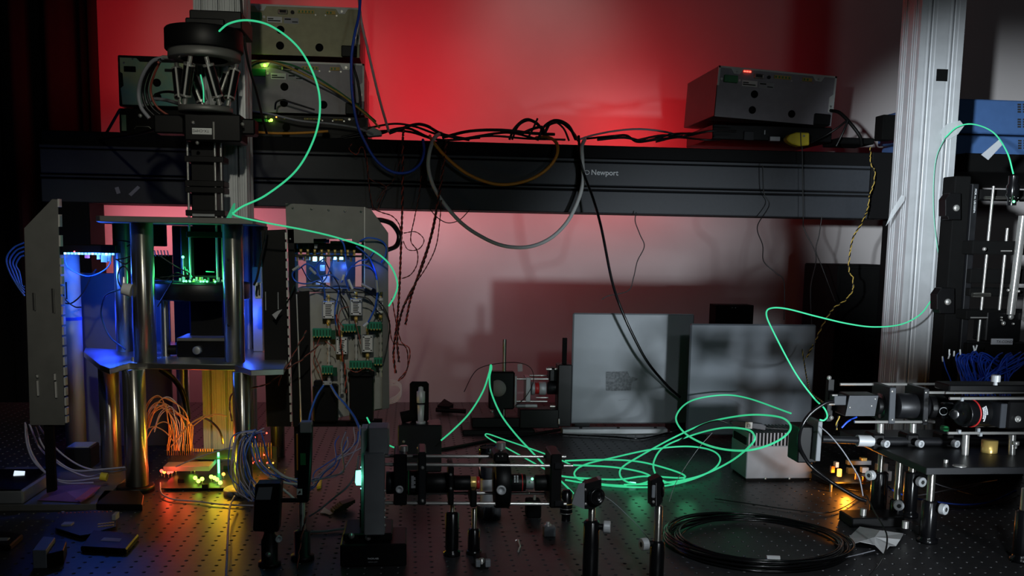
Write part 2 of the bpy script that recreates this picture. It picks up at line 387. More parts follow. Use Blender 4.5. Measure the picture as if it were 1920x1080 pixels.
# ================================================================== instruments standing on the overhead shelf
def controller(label, x0, y0, x1, y1, Y, depth, face='box_face', frame='frame_grey', tilt=0.0, hide_left=False, extra=None, zbase=None, red=False, lab=True):
    w = P(x1, (y0+y1)/2, Y).x - P(x0, (y0+y1)/2, Y).x; xm = (x0+x1)/2
    zt_ = P(xm, y0, Y).z; zb_ = P(xm, y1, Y).z if zbase is None else zbase; h = zt_-zb_
    xl = P(x0, (y0+y1)/2, Y).x
    mt = Matrix.Translation((xl+w/2, Y, zb_)) @ Matrix.Rotation(math.radians(tilt), 4, 'Y')
    t = thing('controller_box', label, 'instrument', (xl+w/2, Y+depth/2, zb_), 'controller boxes on the overhead shelf')
    def q(u, v, d=0.0): return (w*(u-0.5), -d, h*(1-v))
    def pl(name, u0, v0, u1, v1, d, m, back=0.0, par=None, bev=0.0):
        a = q(u0, v1, d); b = q(u1, v0, -back); return MB(mt).box(a, (b[0], b[1] if back else 0.0005, b[2])).build(name, m, par or t, bev=bev)
    MB(mt).box((-w/2, 0.0, 0.004), (w/2, depth, h)).build('housing', 'box_side', t, bev=0.0015)
    fp = pl('rear_panel', 0.005, 0.02, 0.995, 0.985, 0.0012, face)
    # bent edge strips with screw tabs
    fr = MB(mt); fr.box(q(0, 0.035, 0.003), (w/2, 0.0005, h)); 
    for uc in (0.155, 0.845):
        fr.prism([q(uc-0.05, 0.035, 0.003), q(uc+0.05, 0.035, 0.003), q(uc+0.025, 0.13, 0.003), q(uc-0.025, 0.13, 0.003)], (0, 0.0025, 0))
    fr.box(q(0.985, 0.72, 0.003), (w/2, 0.0005, h)); fr.prism([q(0.985, 0.36, 0.003), q(0.985, 0.72, 0.003), q(0.955, 0.72, 0.003), q(0.955, 0.42, 0.003)], (0, 0.0025, 0))
    fr.box(q(0, 0.38, 0.003), q(0.016, 0, -0.0005))
    fo = fr.build('edge_frame', frame, t)
    for (u, v) in ((0.155, 0.085), (0.845, 0.085), (0.972, 0.6)):
        c = q(u, v, 0.003); MB(mt).cyl(c, (c[0], c[1]-0.0015, c[2]), 0.0032, seg=10).build('screw', 'steel', fo)
    for (u, v) in ((0.32, 0.49), (0.315, 0.80), (0.65, 0.81)):
        c = q(u, v, 0.0014); MB(mt).cyl(c, (c[0], c[1]+0.002, c[2]), 0.0105, seg=18).build('round_vent', 'black_matte', t)
    gc = pl('terminal_block', 0.05, 0.17, 0.165, 0.31, 0.008, 'green_plastic', bev=0.001)
    for u in (0.033, 0.182):
        c = q(u, 0.25, 0.001); MB(mt).cyl(c, (c[0], c[1]-0.002, c[2]), 0.0034, seg=10).build('standoff', 'white_label', t)
    if lab:
        l1 = pl('label_plate', 0.208, 0.235, 0.335, 0.35, 0.0017, 'white_label')
        l2 = pl('label_plate', 0.35, 0.245, 0.475, 0.36, 0.0017, 'grey_label')
        for (u0, u1, v) in ((0.215, 0.262, 0.268), (0.215, 0.322, 0.305)): pl('print', u0, v, u1, v+0.022, 0.0019, 'ink', par=l1)
        pl('print', 0.357, 0.262, 0.41, 0.29, 0.0019, 'ink', par=l2); pl('print', 0.42, 0.315, 0.468, 0.335, 0.0019, 'ink', par=l2)
    ds = pl('socket', 0.30, 0.09, 0.385, 0.185, 0.004, 'steel_brushed', bev=0.002); pl('opening', 0.315, 0.105, 0.37, 0.155, 0.0045, 'ink', par=ds)
    c = q(0.425, 0.14, 0.002); MB(mt).cyl(c, (c[0], c[1]-0.003, c[2]), 0.005, seg=12).build('jack', 'black', t)
    for (u0, u1) in ((0.47, 0.61), (0.71, 0.79)):
        o = pl('connector_strip', u0, 0.085, u1, 0.15, 0.005, 'yellow_wire')
        n = int((u1-u0)/0.028)
        for k in range(n): pl('pin_slot', u0+0.006+k*0.028, 0.1, u0+0.02+k*0.028, 0.14, 0.0055, 'green_plastic', par=o)
    for u in (0.62, 0.705, 0.80):
        c = q(u, 0.17, 0.001); MB(mt).cyl(c, (c[0], c[1]-0.002, c[2]), 0.0022, seg=8).build('screw', 'steel', t)
    pl('power_inlet', 0.84, 0.76, 0.975, 0.985, 0.010, 'black', bev=0.002)
    if red:
        for k in range(3): pl('status_light', 0.212+k*0.022, 0.055, 0.228+k*0.022, 0.075, 0.0035, 'led_red')
    if extra: extra(t, q, mt, pl)
    return t, mt, q

SZ = SHELF_Z
YB = 2.66
controller('grey electronics box with green terminal and red status lights, alone at the shelf end', 1340, 133, 1562, 229, 2.66, 0.30, tilt=3.0, red=True)
# two crossbars it lies on
bb = thing('adapter_box', 'dark flat box lying under the lone grey electronics box', 'box', P(1450, 265, 2.72))
MB().pbox(1336, 236, 1560, 264, 2.70, 0.26).build('body', 'black', bb, bev=0.002)
MB().pbox(1395, 246, 1414, 263, 2.695, 0.006).build('socket', 'anodised', bb, bev=0.001)
MB().pbox(1444, 256, 1463, 264, 2.69, 0.012).build('white_plug', 'white_label', bb, bev=0.001)
MB().pbox(1433, 244, 1435, 252, 2.695, 0.006).build('tab', 'white_label', bb)
# stacked left of centre
def led_extra(t, q, mt, pl):
    c = q(0.16, 0.10, 0.004); MB(mt).ball((c[0], c[1]-0.002, c[2]), 0.0042).build('status_light', 'led_lime', t)
    m_ = mt @ Vector((c[0], c[1]-0.012, c[2])); lit(t, m_, (0.5, 1.0, 0.1), 0.012, 0.003)
    c = q(0.19, 0.0, 0.003); MB(mt).ball((c[0], c[1]-0.001, c[2]-0.003), 0.002).build('status_light', 'led_red', t)
controller('topmost grey electronics box of the tall stack beside the white cord', 455, 11, 675, 106, YB, 0.30, 'olive_face')
controller('middle electronics box of the tall stack with a bright green status light', 462, 116, 683, 214, YB+0.01, 0.30, 'box_face', extra=led_extra)
def low_extra(t, q, mt, pl):
    c = q(0.20, 0.22, 0.004); MB(mt).ball((c[0], c[1]-0.002, c[2]), 0.004).build('status_light', 'led_lime', t)
    m_ = mt @ Vector((c[0], c[1]-0.012, c[2])); lit(t, m_, (0.5, 1.0, 0.1), 0.010, 0.003)
    c = q(0.24, 0.08, 0.003); MB(mt).ball((c[0], c[1]-0.001, c[2]), 0.0018).build('status_light', 'led_amber', t)
controller('lowest dark electronics box of the tall stack, resting on the shelf', 464, 218, 690, 262, YB+0.02, 0.28, 'black', 'anodised', extra=low_extra, zbase=SZ, lab=False)
# plated box at the left, behind the struts
def plated(label, x0, y0, x1, y1, Y, depth, zbase=None, dark=False):
    w0 = P(x0, (y0+y1)/2, Y).x; w1 = P(x1, (y0+y1)/2, Y).x; zt_ = P((x0+x1)/2, y0, Y).z; zb_ = zbase if zbase is not None else P((x0+x1)/2, y1, Y).z
    t = thing('controller_box', label, 'instrument', ((w0+w1)/2, Y+depth/2, zb_), 'controller boxes on the overhead shelf')
    w = w1-w0; h = zt_-zb_
    def q(u, v, d=0.0): return (w0+w*u, Y-d, zb_+h*(1-v))
    MB().box((w0, Y, zb_), (w1, Y+depth, zt_)).build('housing', 'black', t, bev=0.002)
    if not dark:
        MB().prism([q(.02,.05,.002), q(.16,.05,.002), q(.19,.12,.002), q(.97,.12,.002), q(.97,.97,.002), q(.03,.97,.002), q(.02,.65,.002), q(.045,.6,.002), q(.04,.36,.002), q(.02,.33,.002)], (0, 0.002, 0)).build('plated_panel', 'chromate', t)
        c = q(.33, .52, .0025); MB().cyl(c, (c[0], c[1]+.002, c[2]), .0105, seg=18).build('round_vent', 'black_matte', t)
        c = q(.33, .8, .0025); MB().cyl(c, (c[0], c[1]+.002, c[2]), .0105, seg=18).build('round_vent', 'black_matte', t)
        MB().box(q(.05,.33,.003), q(.155,.21,0)).build('handle_slot', 'black_matte', t, bev=.002)
        for (u, v) in ((.055,.15),(.13,.07),(.5,.16),(.6,.2)):
            c = q(u, v, .002); MB().cyl(c, (c[0], c[1]-.0015, c[2]), .0028, seg=8).build('screw', 'steel', t)
        MB().box(q(.4,.3,.003), q(.47,.24,0)).build('print', 'ink', t)
    else:
        MB().box(q(.02,.85,.002), q(.06,.25,0)).build('plated_strip', 'chromate', t)
        fr = MB(); fr.tube([q(.13,.78,.004), q(.15,.68,.006), q(.26,.68,.006), q(.28,.78,.004)], .0012); fr.build('pull_handle', 'steel', t)
        c = q(.32, .25, .002); MB().cyl(c, (c[0], c[1]-.003, c[2]), .005, seg=12).build('jack', 'steel_brushed', t)
        MB().box(q(.6,.35,.002), q(.8,.15,0)).build('label_plate', 'grey_label', t)
    return t
plated('yellow green plated electronics box behind the tilted steel struts', 222, 107, 440, 202, YB+0.03, 0.28)
plated('dark electronics box with wire pull, under the plated box', 224, 206, 440, 263, YB+0.02, 0.28, zbase=SZ, dark=True)

# yellow plug block and small things on the shelf
t = thing('plug_block', 'bright yellow rounded plug lying on the shelf under the lone box', 'plug', P(1497, 276, 2.63))
yz = 2.635
pp = [P(x, y, yz) for (x, y) in ((1475, 259), (1482, 252), (1494, 248), (1518, 249), (1518, 272), (1500, 274), (1486, 270), (1478, 265))]
MB().prism(pp, (0, 0.03, 0)).build('shell', 'yellow_plastic', t, bev=0.0025)
c = P(1507, 255, yz); MB().cyl(c, c+Vector((0, -0.002, 0)), 0.003, seg=10).build('screw', 'steel', t)
a = P(1501, 246, yz-0.002); b = P(1502, 275, yz-0.002); MB().tube([a, b], 0.0013).build('strap', 'black_wire', t)

# blue instruments beside the pillar, on a side shelf
SS = thing('side_shelf', 'black side shelf carrying the blue instruments beside the pillar', 'shelf', (2.0, 2.6, 0.6))
zs = P(1860, 288, 2.55).z
MB().box((1.50, 2.55, zs-0.05), (2.45, 3.15, zs)).build('board', 'black_matte', SS, bev=0.003)
for xx in (1.56, 2.40): MB().box((xx-0.02, 2.9, 0.0), (xx+0.02, 2.95, zs-0.05)).build('leg', 'black_matte', SS)
def blue_instr(name, label, x0, y0, x1, y1, Y, zbase, vents):
    a = P(x0, (y0+y1)/2, Y); b = P(x1, (y0+y1)/2, Y); zt_ = P((x0+x1)/2, y0, Y).z
    t = thing(name, label, 'instrument', ((a.x+b.x)/2, Y+0.15, zbase))
    MB().box((a.x, Y, zbase), (b.x, Y+0.4, zt_)).build('housing', 'blue_box', t, bev=0.003)
    for (vx, vy) in vents:
        for i in range(3):
            for j in range(4):
                c = P(vx+i*10, vy+j*4.6, Y); MB().cbox((c.x, Y, c.z), (0.010, 0.0016, 0.0045)).build('vent_slot', 'ink', t)
    return t
z2 = P(1860, 254, 2.6).z
blue_instr('blue_instrument', 'dim blue instrument, lower of the two beside the pillar', 1782, 256, 2010, 288, 2.6, zs, [(1912, 264)])
blue_instr('blue_instrument', 'larger blue instrument on top, with vent slots beside the pillar', 1776, 188, 2010, 248, 2.6, z2+0.004, [(1911, 196), (1911, 224)])
for xx in (1775, 1990): pass
# ================================================================== extruded columns
def slot_side(n, w, depth=0.010, mouth=0.0034):
    """outline offsets along one face: n slots across width w (from 0 to w), (s, inward)"""
    out = [(0.0, 0.0)]
    for k in range(n):
        c = w*(k+0.5)/n
        out += [(c-0.0125, 0), (c-0.0115, 0.0010), (c-0.0075, 0.0010), (c-0.0065, 0.0), (c-mouth/2-.0015, 0.0), (c-mouth/2, 0.0012), (c-mouth/2, 0.004), (c-0.006, 0.004), (c-0.004, depth), (c+0.004, depth), (c+0.006, 0.004), (c+mouth/2, 0.004), (c+mouth/2, 0.0012), (c+mouth/2+.0015, 0.0), (c+0.0065, 0.0), (c+0.0075, 0.0010), (c+0.0115, 0.0010), (c+0.0125, 0)]
    return out
def extrusion(x, y, wx, wy, z0, z1, nx, ny):
    """T-slot profile standing upright with its near corner at (x, y)"""
    poly = []
    for (s, i) in slot_side(nx, wx): poly.append((x+s, y+i))
    for (s, i) in slot_side(ny, wy): poly.append((x+wx-i, y+s))
    for (s, i) in slot_side(nx, wx): poly.append((x+wx-s, y+wy-i))
    for (s, i) in slot_side(ny, wy): poly.append((x+i, y+wy-s))
    return MB().prism([(a, b, z0) for a, b in poly], (0, 0, z1-z0))
PY = 2.20
pa = P(1681, 715, PY); pb = P(1760, 715, PY); PW = pb.x-pa.x
PIL = thing('aluminium_pillar', 'tall silver slotted aluminium pillar standing behind the camera rig', 'pillar', (pa.x+PW/2, PY+0.05, 0), kind='thing')
extrusion(pa.x, PY, PW, 0.092, 0.0, 1.3, 2, 2).build('profile', 'aluminium', PIL)
MB().box((pa.x-0.02, PY-0.02, 0), (pa.x+PW+0.02, PY+0.11, 0.012)).build('foot_plate', 'aluminium_dull', PIL, bev=0.002)
c = P(1766, 141, PY); s_ = 0.0135
st = MB().box((c.x-s_, PY-0.0012, c.z-s_), (c.x+s_, PY, c.z+s_)).build('square_sticker', 'black_matte'); tag(st, 'small black square sticker on the silver pillar', 'sticker')
# tapes
def tape(label, pts, Y, thick=0.0007):
    o = MB().prism([P(x, y, Y) for x, y in pts], (0, thick, 0)).build('tape', 'clear_tape'); return tag(o, label, 'tape')
tape('crumpled clear tape holding the green fibre to the pillar', [(1763, 246), (1776, 232), (1800, 226), (1808, 236), (1796, 252), (1778, 262), (1768, 262)], PY-0.003)
tape('strip of frosted tape stuck slanting on the pillar edge', [(1661, 424), (1671, 397), (1690, 366), (1697, 368), (1696, 376), (1676, 404)], PY-0.002)

# column behind the tower, carrying the six strut positioner
CYY = 2.18
ca = P(362, 10, CYY); cb = P(457, 10, CYY); CW = cb.x-ca.x
COLM = thing('aluminium_column', 'slotted aluminium column rising behind the tower, glowing yellow at its foot', 'column', (ca.x+CW/2, CYY, 0), kind='thing')
extrusion(ca.x, CYY, CW, 0.09, 0.0, 1.25, 3, 2).build('profile', 'aluminium', COLM)

# ================================================================== right hand vertical cage rig
RY = 1.98
VR = thing('vertical_rig', 'black upright optics rail with thin steel rods beside the pillar', 'optics rig', P(1850, 725, RY))
def prod(x0, y0, x1, y1, Y, r): return MB().cyl(P(x0, y0, Y), P(x1, y1, Y), r, seg=12)
xb = P(1796, 330, RY).x
MB().box((P(1792, 330, RY).x, RY, P(1790, 745, RY).z), (P(1822, 330, RY).x, RY+0.05, P(1800, 330, RY).z)).build('rail', 'black_matte', VR, bev=0.002)
eg = MB().box((P(1822, 345, RY).x, RY-0.004, P(1805, 720, RY).z), (P(1834, 345, RY).x, RY+0.05, P(1826, 345, RY).z)).build('rail_edge', 'anodised', VR, bev=0.001)
o_ = P(1832.5, 354, RY-0.0045)
flat_text('MOR no. UB1550PA', 'lettering', 'print_white', eg, (P(1831, 354, RY-0.0045).x-0.0035, RY-0.0048, o_.z), (0, 0, -1), (1, 0, 0), 0.0042)
for (x0, y0, x1, y1, sx, sy) in ((1773, 362, 1802, 412, 1793, 390), (1757, 540, 1790, 588, 1777, 566)):
    b = MB().prism([P(x, y, RY-0.02) for x, y in ((x0+9, y0), (x1, y0), (x1, y1), (x0+6, y1), (x0+4, y1-7), (x0, y1-7), (x0, y0+12))], (0, 0.028, 0)).build('clamp_block', 'black', VR, bev=0.001)
    c = P(sx, sy, RY-0.02); MB().lathe(c, (0, -1, 0), [(0, .007), (.002, .007), (.004, .005), (.005, .0001)], 14).build('screw', 'steel', b)
z_lo = P(1850, 745, RY).z
for (x0, y0, x1, y1, r) in ((1863, 349, 1834, 640, .0028), (1889, 428, 1868, 640, .003)):
    prod(x0, y0, x1, y1, RY-0.03, r).build('rod', 'steel', VR)
prod(1918, 405, 1895, 590, RY-0.05, .0085).build('thick_rod', 'steel', VR)
prod(1946, 405, 1923, 600, RY-0.05, .0085).build('thick_rod', 'steel', VR)
for (x0, y0, x1, y1, dY) in ((1838, 356, 1960, 375, .05), (1824, 452, 1960, 478, .0), (1820, 505, 1960, 532, .02), (1818, 541, 1960, 556, .02), (1812, 582, 1960, 600, .0)):
    b = MB().pbox(x0, y0, x1, y1, RY-0.04+dY, 0.06).build('cage_plate', 'black_matte', VR, bev=0.002)
for (x0, x1, y) in ((1877, 1897, 470.5), (1820, 1852, 595.5)):
    MB().cyl(P(x0, y, RY-0.045), P(x1, y, RY-0.045), .0016, seg=8).build('cross_pin', 'steel', VR)
MB().cyl(P(1823, 553, RY-0.03), P(1856, 553, RY-0.03), .005, seg=12).build('cross_pin', 'steel_brushed', VR)
MB().cyl(P(1846, 371, RY+0.0), P(1930, 371, RY+0.0), .0035, seg=12).build('cross_pin', 'steel_brushed', VR)
kn = MB().lathe(P(1901, 330, RY-.05), (0, 0, -1), [(0, .010), (.016, .010), (.02, .013), (.04, .013), (.045, .009), (.06, .009)], 20).build('fibre_collimator', 'black_gloss', VR)
MB().ball(P(1901, 378, RY-.07), .0025).build('light_spot', 'led_green', kn)
for (x, y) in ((1894, 371), (1902, 369), (1909, 371), (1910, 377), (1893, 377)): MB().ball(P(x, y, RY-.068), .0011, 6, 4).build('screw', 'steel', kn)
for (x, y, r) in ((1895, 594, .006), (1881, 606, .0045), (1877, 595, .002), (1877, 600, .002), (1899, 607, .0025), (1919, 596, .002), (1919, 601, .002), (1845, 467, .004), (1890, 544, .003), (1909, 546, .003)):
    MB().lathe(P(x, y, RY-.06), (0, -1, 0), [(0, r), (.003, r), (.005, r*.6), (.0055, .0001)], 12).build('screw', 'steel', VR)
hb = MB().pbox(1850, 585, 1915, 640, RY-0.045, 0.05).build('clamp_block', 'black', VR, bev=0.002)
lb = MB().pbox(1859, 635, 1899, 646, RY-0.047, 0.002).build('label_plate', 'grey_label', VR)
flat_text('TX-COND', 'print', 'ink', lb, P(1868, 643, RY-0.0482), (1, 0, 0), (0, 0, 1), .0055)
MB().box((P(1805, 640, RY).x, RY-0.02, 0.0), (P(1930, 640, RY).x, RY+0.05, P(1850, 642, RY).z)).build('stand_block', 'black_matte', VR, bev=0.002)

# blue cables bundled beneath it
rnd = random.Random(3)
for k in range(46):
    xs_ = rnd.uniform(1782, 1925); side = rnd.random()
    if k < 26:
        x0 = rnd.uniform(1778, 1850); yt = 655+abs(x0-1815)*0.35+rnd.uniform(-4, 14); xe = x0+rnd.uniform(-4, 34); Yk = 1.86+rnd.uniform(-.03, .02)
        pts = [(x0+rnd.uniform(10, 40), yt+18, Yk+.03), (x0+6, yt+2, Yk+.02), (x0-2, yt+12, Yk), (x0+rnd.uniform(0, 6), yt+32, Yk), ((x0+xe)/2, 712, Yk), (xe, 742, Yk+.01)]
    else:
        x0 = rnd.uniform(1870, 1945); yt = 660+rnd.uniform(0, 14); xe = rnd.uniform(1835, 1905); Yk = 1.84+rnd.uniform(-.02, .02)
        pts = [(x0, yt, Yk+.03), (x0-10, yt+6, Yk), ((x0+xe)/2-6, yt+26, Yk), (xe, 712, Yk), (xe-rnd.uniform(-8, 10), 742, Yk+.01)]
    cable('blue_jumper_cable', 'thin blue cable in the arching bundle under the upright rail', pts, .0016, 'blue_cable', group='blue cables under the upright rail', n=6, seg=5)
for k, (x, y) in enumerate(((1767, 668), (1780, 655), (1789, 658), (1800, 655), (1825, 648), (1832, 647), (1781, 663))):
    pp = [P(x, y, 1.83), P(x+rnd.uniform(-4, 3), y+10, 1.83)]
    o = MB().tube(pp, .0016, 6).build('cable_sleeve', 'white_label'); tag(o, 'tiny white sleeve among the blue cables under the upright rail', 'cable sleeve', 'white sleeves on the blue cables')
cable('blue_jumper_cable', 'single blue cable straying out left of the arching bundle', [(1768, 670, 1.83), (1773, 690, 1.83), (1782, 712, 1.84), (1790, 740, 1.85)], .0011, 'blue_cable')
# ================================================================== posts
def post(label, xc, ytop, yhold, ybase, hw, rw, knob=None, Y=None, top_z=None, base='flange', name='post_holder', group='optical posts', rodm='steel_brushed'):
    """steel post in a black holder; pixel half widths at the base distance"""
    b = G(xc, ybase) if Y is None else Vector((P(xc, ybase, Y).x, Y, 0))
    if Y is None: Y = b.y
    s = Y/FPX
    t = thing(name, label, 'post', (b.x, b.y, 0), group)
    zh = P(xc, yhold, Y).z; zt_ = P(xc, ytop, Y).z if top_z is None else top_z
    rh = hw*s; rr = rw*s
    MB().lathe((b.x, b.y, 0), (0, 0, 1), [(0, .0001), (0, rh*1.28), (.006, rh*1.28), (.0075, rh), (zh*0.12, rh), (zh*0.12+.0006, rh*.96), (zh*0.12+.0016, rh*.96), (zh*0.12+.0022, rh), (zh-.003, rh), (zh, rh-.003), (zh, rr)], 28).build('holder', 'black_gloss', t)
    MB().lathe((b.x, b.y, 0), (0, 0, 1), [(zh-.004, rr), (zt_-.001, rr), (zt_, rr-.001), (zt_, .0001)], 22).build('rod', rodm, t)
    if knob:
        kx, ky, dx, dy = knob
        c = P(kx, ky, Y-rh*0.4); d = Vector((dx, dy, 0)).normalized(); c0 = Vector((b.x, b.y, c.z))
        k = MB().cyl(c0 + d*rh*0.8, c0 + d*(rh+.007), .0045, seg=14).build('thumbscrew', 'black', t)
        kk = MB()
        for i in range(14):
            a = 2*math.pi*i/14
        kk.lathe(c0 + d*(rh+.006), d, [(0, .0085), (.001, .0092), (.009, .0092), (.010, .0085), (.0101, .0001)], 18, smooth=False)
        ko = kk.build('knurled_head', 'aluminium', k)
        MB().cyl(c0 + d*(rh+.0155), c0 + d*(rh+.0163), .0042, seg=6).build('hex_socket', 'ink', k)
    return t, Vector((b.x, b.y, zt_)), rh

# ------------------------------------------------------------------ raised breadboard with the camera rig
ZP = P(1737, 878, 1.50).z
cf = G(1737, 877, ZP)
PLX0, PLY0 = cf.x, cf.y
PB = thing('raised_breadboard', 'black raised breadboard on steel posts under the camera rig', 'breadboard', (PLX0+.2, PLY0+.15, ZP-.013))
MB().box((PLX0, PLY0, ZP-.0125), (PLX0+0.45, PLY0+0.33, ZP)).build('plate', 'anodised', PB, bev=.001)
for (x, y) in ((1899, 849),): pass
c = G(1799, 874, ZP); MB().lathe((c.x, c.y, ZP), (0, 0, 1), [(0, .011), (.0012, .011), (.0014, .004), (.0015, .0001)], 18).build('washer', 'steel', PB)
c = G(1773, 868, ZP); MB().cyl((c.x, c.y, ZP), (c.x, c.y, ZP+.006), .004, seg=10).build('screw', 'steel', PB)
post('short steel post with black holder behind the breadboard corner', 1645, 855, 884, 967, 16, 6.2, (1630, 890, -0.9, -.4), top_z=ZP-.0125)
post('steel post with low black holder and pale thumbscrew by the tissue', 1679, 868, 936, 975, 13, 6.6, (1669, 943, -.35, -1), top_z=ZP-.0125)
post('black post holder with large pale thumbscrew, middle one under the breadboard', 1704, 880, 884, 968, 14, 7, (1709, 899, .25, -1), top_z=ZP-.0125)
post('front black post holder with bright rod at the breadboard corner', 1738, 890, 938, 1016, 16, 7.6, (1752, 950, .62, -1), top_z=ZP-.0125)
post('tall post at the right picture edge under the breadboard', 1913, 866, 956, 1052, 17, 9.5, None, top_z=ZP-.0125)
# clamp base beside the tissue
t = thing('clamping_base', 'flat black clamping base with two cap screws behind the tissue', 'base', G(1648, 990))
b0 = G(1597, 990); b1 = G(1702, 992)
MB().box((b0.x, b0.y, 0), (b1.x, b0.y+.055, .018)).build('plate', 'black', t, bev=.002)
for (x, y) in ((1618, 966), (1697, 990)):
    c = G(x, y, .018); MB().cyl((c.x, c.y, .018), (c.x, c.y, .030), .0055, seg=12).build('cap_screw', 'steel', t)
# tissue
tp = [(1581, 1026), (1590, 1010), (1612, 988), (1650, 995), (1694, 1001), (1688, 1012), (1680, 1024), (1668, 1024), (1656, 1038), (1640, 1022), (1612, 1016)]
zt_ = [.002, .006, .004, .012, .003, .008, .002, .010, .002, .012, .018]
mb = MB(); vs_ = [G(x, y, z) for (x, y), z in zip(tp, zt_)]; ctr = G(1640, 1008, .014)
mb._add([ctr]+vs_, [(0, i+1, (i+1) % len(vs_)+1) for i in range(len(vs_))], False)
o = mb.build('tissue', 'tissue'); so = o.modifiers.new('paper', 'SOLIDIFY'); so.thickness = .0008
tag(o, 'crumpled white lens tissue lying on the table', 'tissue')

# ------------------------------------------------------------------ camera rig on the breadboard
KY = 1.66
RIG = thing('camera_rig', 'black camera with lens tubes in a rod cage above the raised breadboard', 'camera rig', (P(1700, 800, KY).x, KY, ZP))
def K(x, y, d=0.0): return P(x, y, KY+d)
cam_b = MB()
cam_b.prism([K(x, y) for x, y in ((1592, 741), (1648, 741), (1640, 781), (1584, 781))], (0, .045, 0))
cb_ = cam_b.build('camera_body', 'anodised', RIG, bev=.002)
MB().prism([K(x, y, -.001) for x, y in ((1593, 742), (1647, 742), (1640, 780), (1585, 780))], (0, .002, 0)).build('cover_plate', 'shelf_paint', cb_)
for (x, y) in ((1593.5, 764), (1634, 761), (1641, 748)): MB().lathe(K(x, y, -.001), (0, -1, 0), [(0, .0018), (.001, .0018), (.0011, .0001)], 8).build('screw', 'steel', cb_)
cp_ = MB().pbox(1564, 742, 1587, 760, KY+.004, .02).build('cable_plug', 'shelf_paint', RIG, bev=.001)
for y in (741, 758): MB().cyl(K(1554 if y > 750 else 1560, y, .004), K(1565 if y > 750 else 1570, y, .004), .0018, seg=8).build('lock_screw', 'steel', cp_)
flat_text('andor', 'lettering', 'grey_label', cb_, K(1618, 739.5, -.0012), (1, 0, 0), (0, 0, 1), .0018) if False else None
def xtube(x0, x1, yc, hp, name, m, par, d=.03, seg=28, prof=None):
    a = K(x0, yc, d); b = K(x1, yc, d); r = hp*KY/FPX
    return MB().lathe(a, (1, 0, 0), prof(b.x-a.x, r) if prof else [(0, .0001), (0, r*.96), (.0012, r), (b.x-a.x-.0012, r), (b.x-a.x, r*.96), (b.x-a.x, .0001)], seg).build(name, m, par)
xtube(1642, 1652, 761, 17, 'mount_neck', 'black', RIG)
fl = xtube(1650, 1663, 760, 27, 'mount_ring', 'black_gloss', RIG)
xtube(1678, 1734, 761, 26, 'lens_tube', 'anodised', RIG)
xtube(1738, 1768, 763, 24, 'lens_tube', 'black', RIG)
xtube(1764, 1784, 770, 17, 'lens_tube', 'black_gloss', RIG, d=.0)
c = K(1769, 771, -.017); 
MB().lathe(c, (-.3, -1, 0), [(0, .0065), (.001, .0075), (.002, .0065)], 14, smooth=False).build('aperture_ring', 'aluminium', RIG)
for (x0, x1, y0, y1, dx) in ((1666, 1680, 727, 795, -2.5), (1730, 1742, 729, 797, -1.5)):
    pl_ = MB(); pl_.prism([K(x, y, -.004) for x, y in ((x0+3, y0), (x1+1, y0), (x1-2, y1), (x0, y1))], (0, .07, 0))
    po = pl_.build('cage_plate', 'shelf_paint' if x0 < 1700 else 'anodised', RIG, bev=.001)
    for y in (y0+7, y1-8): MB().lathe(K((x0+x1)/2, y, -.004), (0, -1, 0), [(0, .0022), (.0012, .0022), (.0013, .0001)], 8).build('screw', 'steel', po)
for (x0, x1, y, d) in ((1575, 1792, 720.5, .06), (1735, 1832, 736, .0), (1602, 1752, 791, .0), (1690, 1752, 782, .06)):
    MB().cyl(K(x0, y, d), K(x1, y, d), .0026, seg=10).build('cage_rod', 'steel', RIG)
# post clamps beneath
for (x, y0, y1, m) in ((1651, 794, 818, 'steel'), (1712, 794, 818, 'steel')):
    MB().cyl(K(x, y0, .03), K(x-1, y1, .03), .0062, seg=14).build('rod', m, RIG)
bar = MB().cyl(K(1541, 823, .02), K(1612, 826, .02), .0068, seg=18).build('horizontal_post', 'anodised', RIG)
MB().cyl(K(1607, 826, .02), K(1636, 827, .02), .0105, seg=18).build('steel_collar', 'aluminium', RIG)
MB().cyl(K(1636, 827, .02), K(1925, 830, .02), .0085, seg=18).build('horizontal_post', 'anodised', RIG)
for (x, kx) in ((1648, 1657), (1712, 1721), (1778, 1788)):
    b = MB().pbox(x-12, 814, x+12, 845, KY+.012, .036).build('clamp_block', 'black', RIG, bev=.003)
    MB().lathe(K(kx, 831, -.002), (.25, -1, 0), [(0, .0001), (0, .0068), (.009, .0068), (.009, .0038), (.004, .0036), (.004, .0001)], 16, smooth=False).build('thumbscrew', 'aluminium', b)
    MB().cyl(K(x, 845, .03), Vector((K(x, 845, .03).x, KY+.03, ZP)), .009, seg=14).build('stem', 'black', b)
MB().cyl(K(1812, 816, .03), K(1809, 855, .03), .0066, seg=14).build('rod', 'steel', RIG)
# upright grey plate at the left end
up = MB(); up.prism([K(x, y, .0) for x, y in ((1535, 790), (1543, 790), (1538, 865), (1529, 865))], (0, .05, 0)); up.build('end_plate', 'box_grey', RIG, bev=.001)
MB().pbox(1497, 800, 1532, 868, KY+.02, .05).build('end_block', 'black', RIG, bev=.002)
# base supports
MB().pbox(1552, 712, 1562, 790, KY+.05, .012).build('stanchion', 'black', RIG)
for (x, y) in ((1554, 708), (1558, 783)): MB().lathe(K(x, y, .048), (0, -1, 0), [(0, .004), (.003, .004), (.004, .0001)], 10).build('screw', 'steel', RIG)

